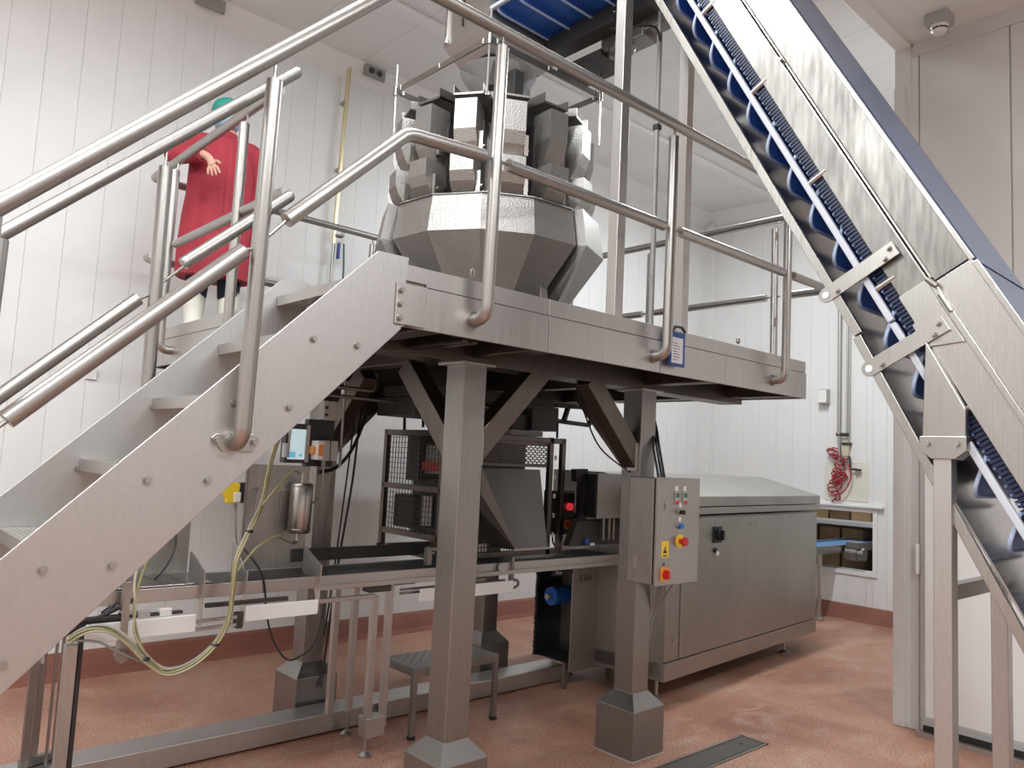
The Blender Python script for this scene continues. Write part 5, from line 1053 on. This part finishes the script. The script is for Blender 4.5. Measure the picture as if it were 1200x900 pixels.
dg = bpy.context.evaluated_depsgraph_get(); dg.update()
bm_ = bpy.data.meshes.new_from_object(bo.evaluated_get(dg)); bo.modifiers.clear(); bo.data = bm_; bm_.materials.append(M['skin']); bo.parent = pe
for p in bm_.polygons: p.use_smooth = True
BASE[bo.name] = Vector((0, 0, 0))
# face
b = B(); b.loft([[Vector((x * w, y, z)) for x, y in ((-1, 0.0), (-0.5, -0.6 * d), (0, -d), (0.5, -0.6 * d), (1, 0.0))] for w, d, z, in ()] or [[Vector((-0.008, -0.085, 1.51)), Vector((0.008, -0.085, 1.51)), Vector((0.0, -0.094, 1.51))], [Vector((-0.016, -0.086, 1.475)), Vector((0.016, -0.086, 1.475)), Vector((0.0, -0.112, 1.472))], [Vector((-0.012, -0.084, 1.464)), Vector((0.012, -0.084, 1.464)), Vector((0.0, -0.095, 1.462))]]); build(b, 'nose', 'skin', pe, smooth=70)
for s in (-1, 1):
    b = B(); b.ball((s * 0.03, -0.078, 1.508), 0.012, 10); e = build(b, 'eye', 'white_plastic', pe, smooth=80)
    b = B(); b.ball((s * 0.03, -0.088, 1.508), 0.0055, 8); build(b, 'iris', 'hair', e, smooth=80)
    b = B(); b.tube([(s * 0.014, -0.086, 1.528), (s * 0.03, -0.088, 1.533), (s * 0.048, -0.078, 1.528)], 0.004, 6); build(b, 'eyebrow', 'hair', pe, smooth=80)
    b = B(); b.ball((s * 0.083, 0.0, 1.495), 0.028, 10, (0.35, 0.7, 1.1)); build(b, 'ear', 'skin', pe, smooth=80)
b = B(); b.loft([[Vector((w * math.cos(q), -0.01 - d * math.sin(q), z)) for q in [i * PI / 12 for i in range(-1, 14)]] for w, d, z in ((0.060, 0.072, 1.395), (0.078, 0.090, 1.43), (0.082, 0.098, 1.462), (0.078, 0.090, 1.482))], cap=False); o = build(b, 'face_mask', 'mask', pe, smooth=70); mm = o.modifiers.new('solid', 'SOLIDIFY'); mm.thickness = 0.003
def ering(cx, cy, z, rx, ry, n=20, wob=0.0, ph=0.0): return [Vector((cx + rx * math.cos(2 * PI * k / n) * (1 + wob * math.sin(5 * 2 * PI * k / n + ph)), cy + ry * math.sin(2 * PI * k / n) * (1 + wob * math.sin(5 * 2 * PI * k / n + ph)), z)) for k in range(n)]
b = B(); b.loft([ering(0, 0.012, z, rx, ry, 24, 0.03, z * 90) for z, rx, ry in ((1.512, 0.093, 0.100), (1.525, 0.099, 0.108), (1.56, 0.098, 0.108), (1.595, 0.080, 0.090), (1.618, 0.045, 0.05), (1.624, 0.01, 0.012))]); build(b, 'hairnet', 'hairnet', pe, smooth=70)
# coat: body, sleeves, collar, front band
rings = [ering(0, 0.0, z, rx, ry, 28, w, z * 7) for z, rx, ry, w in ((0.40, 0.235, 0.185, 0.03), (0.42, 0.236, 0.186, 0.03), (0.60, 0.232, 0.172, 0.025), (0.80, 0.222, 0.158, 0.02), (0.95, 0.210, 0.148, 0.012), (1.10, 0.208, 0.146, 0.008), (1.20, 0.206, 0.140, 0.0), (1.275, 0.185, 0.118, 0.0), (1.315, 0.125, 0.095, 0.0), (1.345, 0.080, 0.078, 0.0))]
b = B(); b.loft(rings); coat = build(b, 'coat', 'coat', pe, smooth=70)
def sleeve(pts, rs): b = B(); b.tube(spline(pts, 5), [rs[0] + (rs[-1] - rs[0]) * i / (5 * (len(pts) - 1)) for i in range(5 * (len(pts) - 1) + 1)], 16); build(b, 'sleeve', 'coat', coat, smooth=70)
sleeve([(-0.10, 0.0, 1.27), (-0.19, -0.0, 1.265), (-0.295, -0.04, 1.175), (-0.235, -0.13, 1.15), (-0.145, -0.215, 1.145)], (0.088, 0.052))
sleeve([(0.10, 0.0, 1.27), (0.19, 0.0, 1.24), (0.235, 0.02, 1.05), (0.24, -0.02, 0.92), (0.235, -0.05, 0.80)], (0.088, 0.054))
b = B(); b.loft([ering(0, -0.002, z, rx, ry, 24) for z, rx, ry in ((1.32, 0.092, 0.086), (1.355, 0.078, 0.078), (1.375, 0.074, 0.074))], cap=False); o = build(b, 'collar', 'coat', coat, smooth=70); mm = o.modifiers.new('solid', 'SOLIDIFY'); mm.thickness = 0.008
b = B(); b.loft([[Vector((0.012, -y, z)), Vector((0.045, -y * 0.985, z)), Vector((0.045, -y * 0.985 - 0.004, z)), Vector((0.012, -y - 0.004, z))] for z, y in ((0.42, 0.186), (0.60, 0.173), (0.80, 0.159), (0.95, 0.149), (1.10, 0.147), (1.20, 0.141), (1.275, 0.119), (1.31, 0.098))]); build(b, 'front_band', 'coat', coat, smooth=50)
for s in (-1, 1):
    b = B(); b.tube([(s * 0.09, 0, 0.80), (s * 0.095, -0.01, 0.45), (s * 0.10, 0.012, 0.22)], [0.098, 0.078, 0.062], 16); build(b, 'trouser_leg', 'trousers', pe, smooth=70)
    x = s * 0.10
    b = B(); b.loft([ering(x, 0.012, 0.34, 0.072, 0.078, 16), ering(x, 0.012, 0.20, 0.064, 0.070, 16), ering(x, 0.0, 0.11, 0.056, 0.072, 16), ering(x + s * 0.006, -0.045, 0.07, 0.054, 0.125, 16), ering(x + s * 0.008, -0.055, 0.025, 0.054, 0.140, 16), ering(x + s * 0.008, -0.055, 0.0, 0.052, 0.138, 16)]); bt = build(b, 'boot', 'boot', pe, smooth=60)
    b = B(); b.loft([ering(x + s * 0.008, -0.055, z, 0.057, 0.143, 16) for z in (0.0, 0.018)]); build(b, 'sole', 'cable_pale', bt, smooth=40)
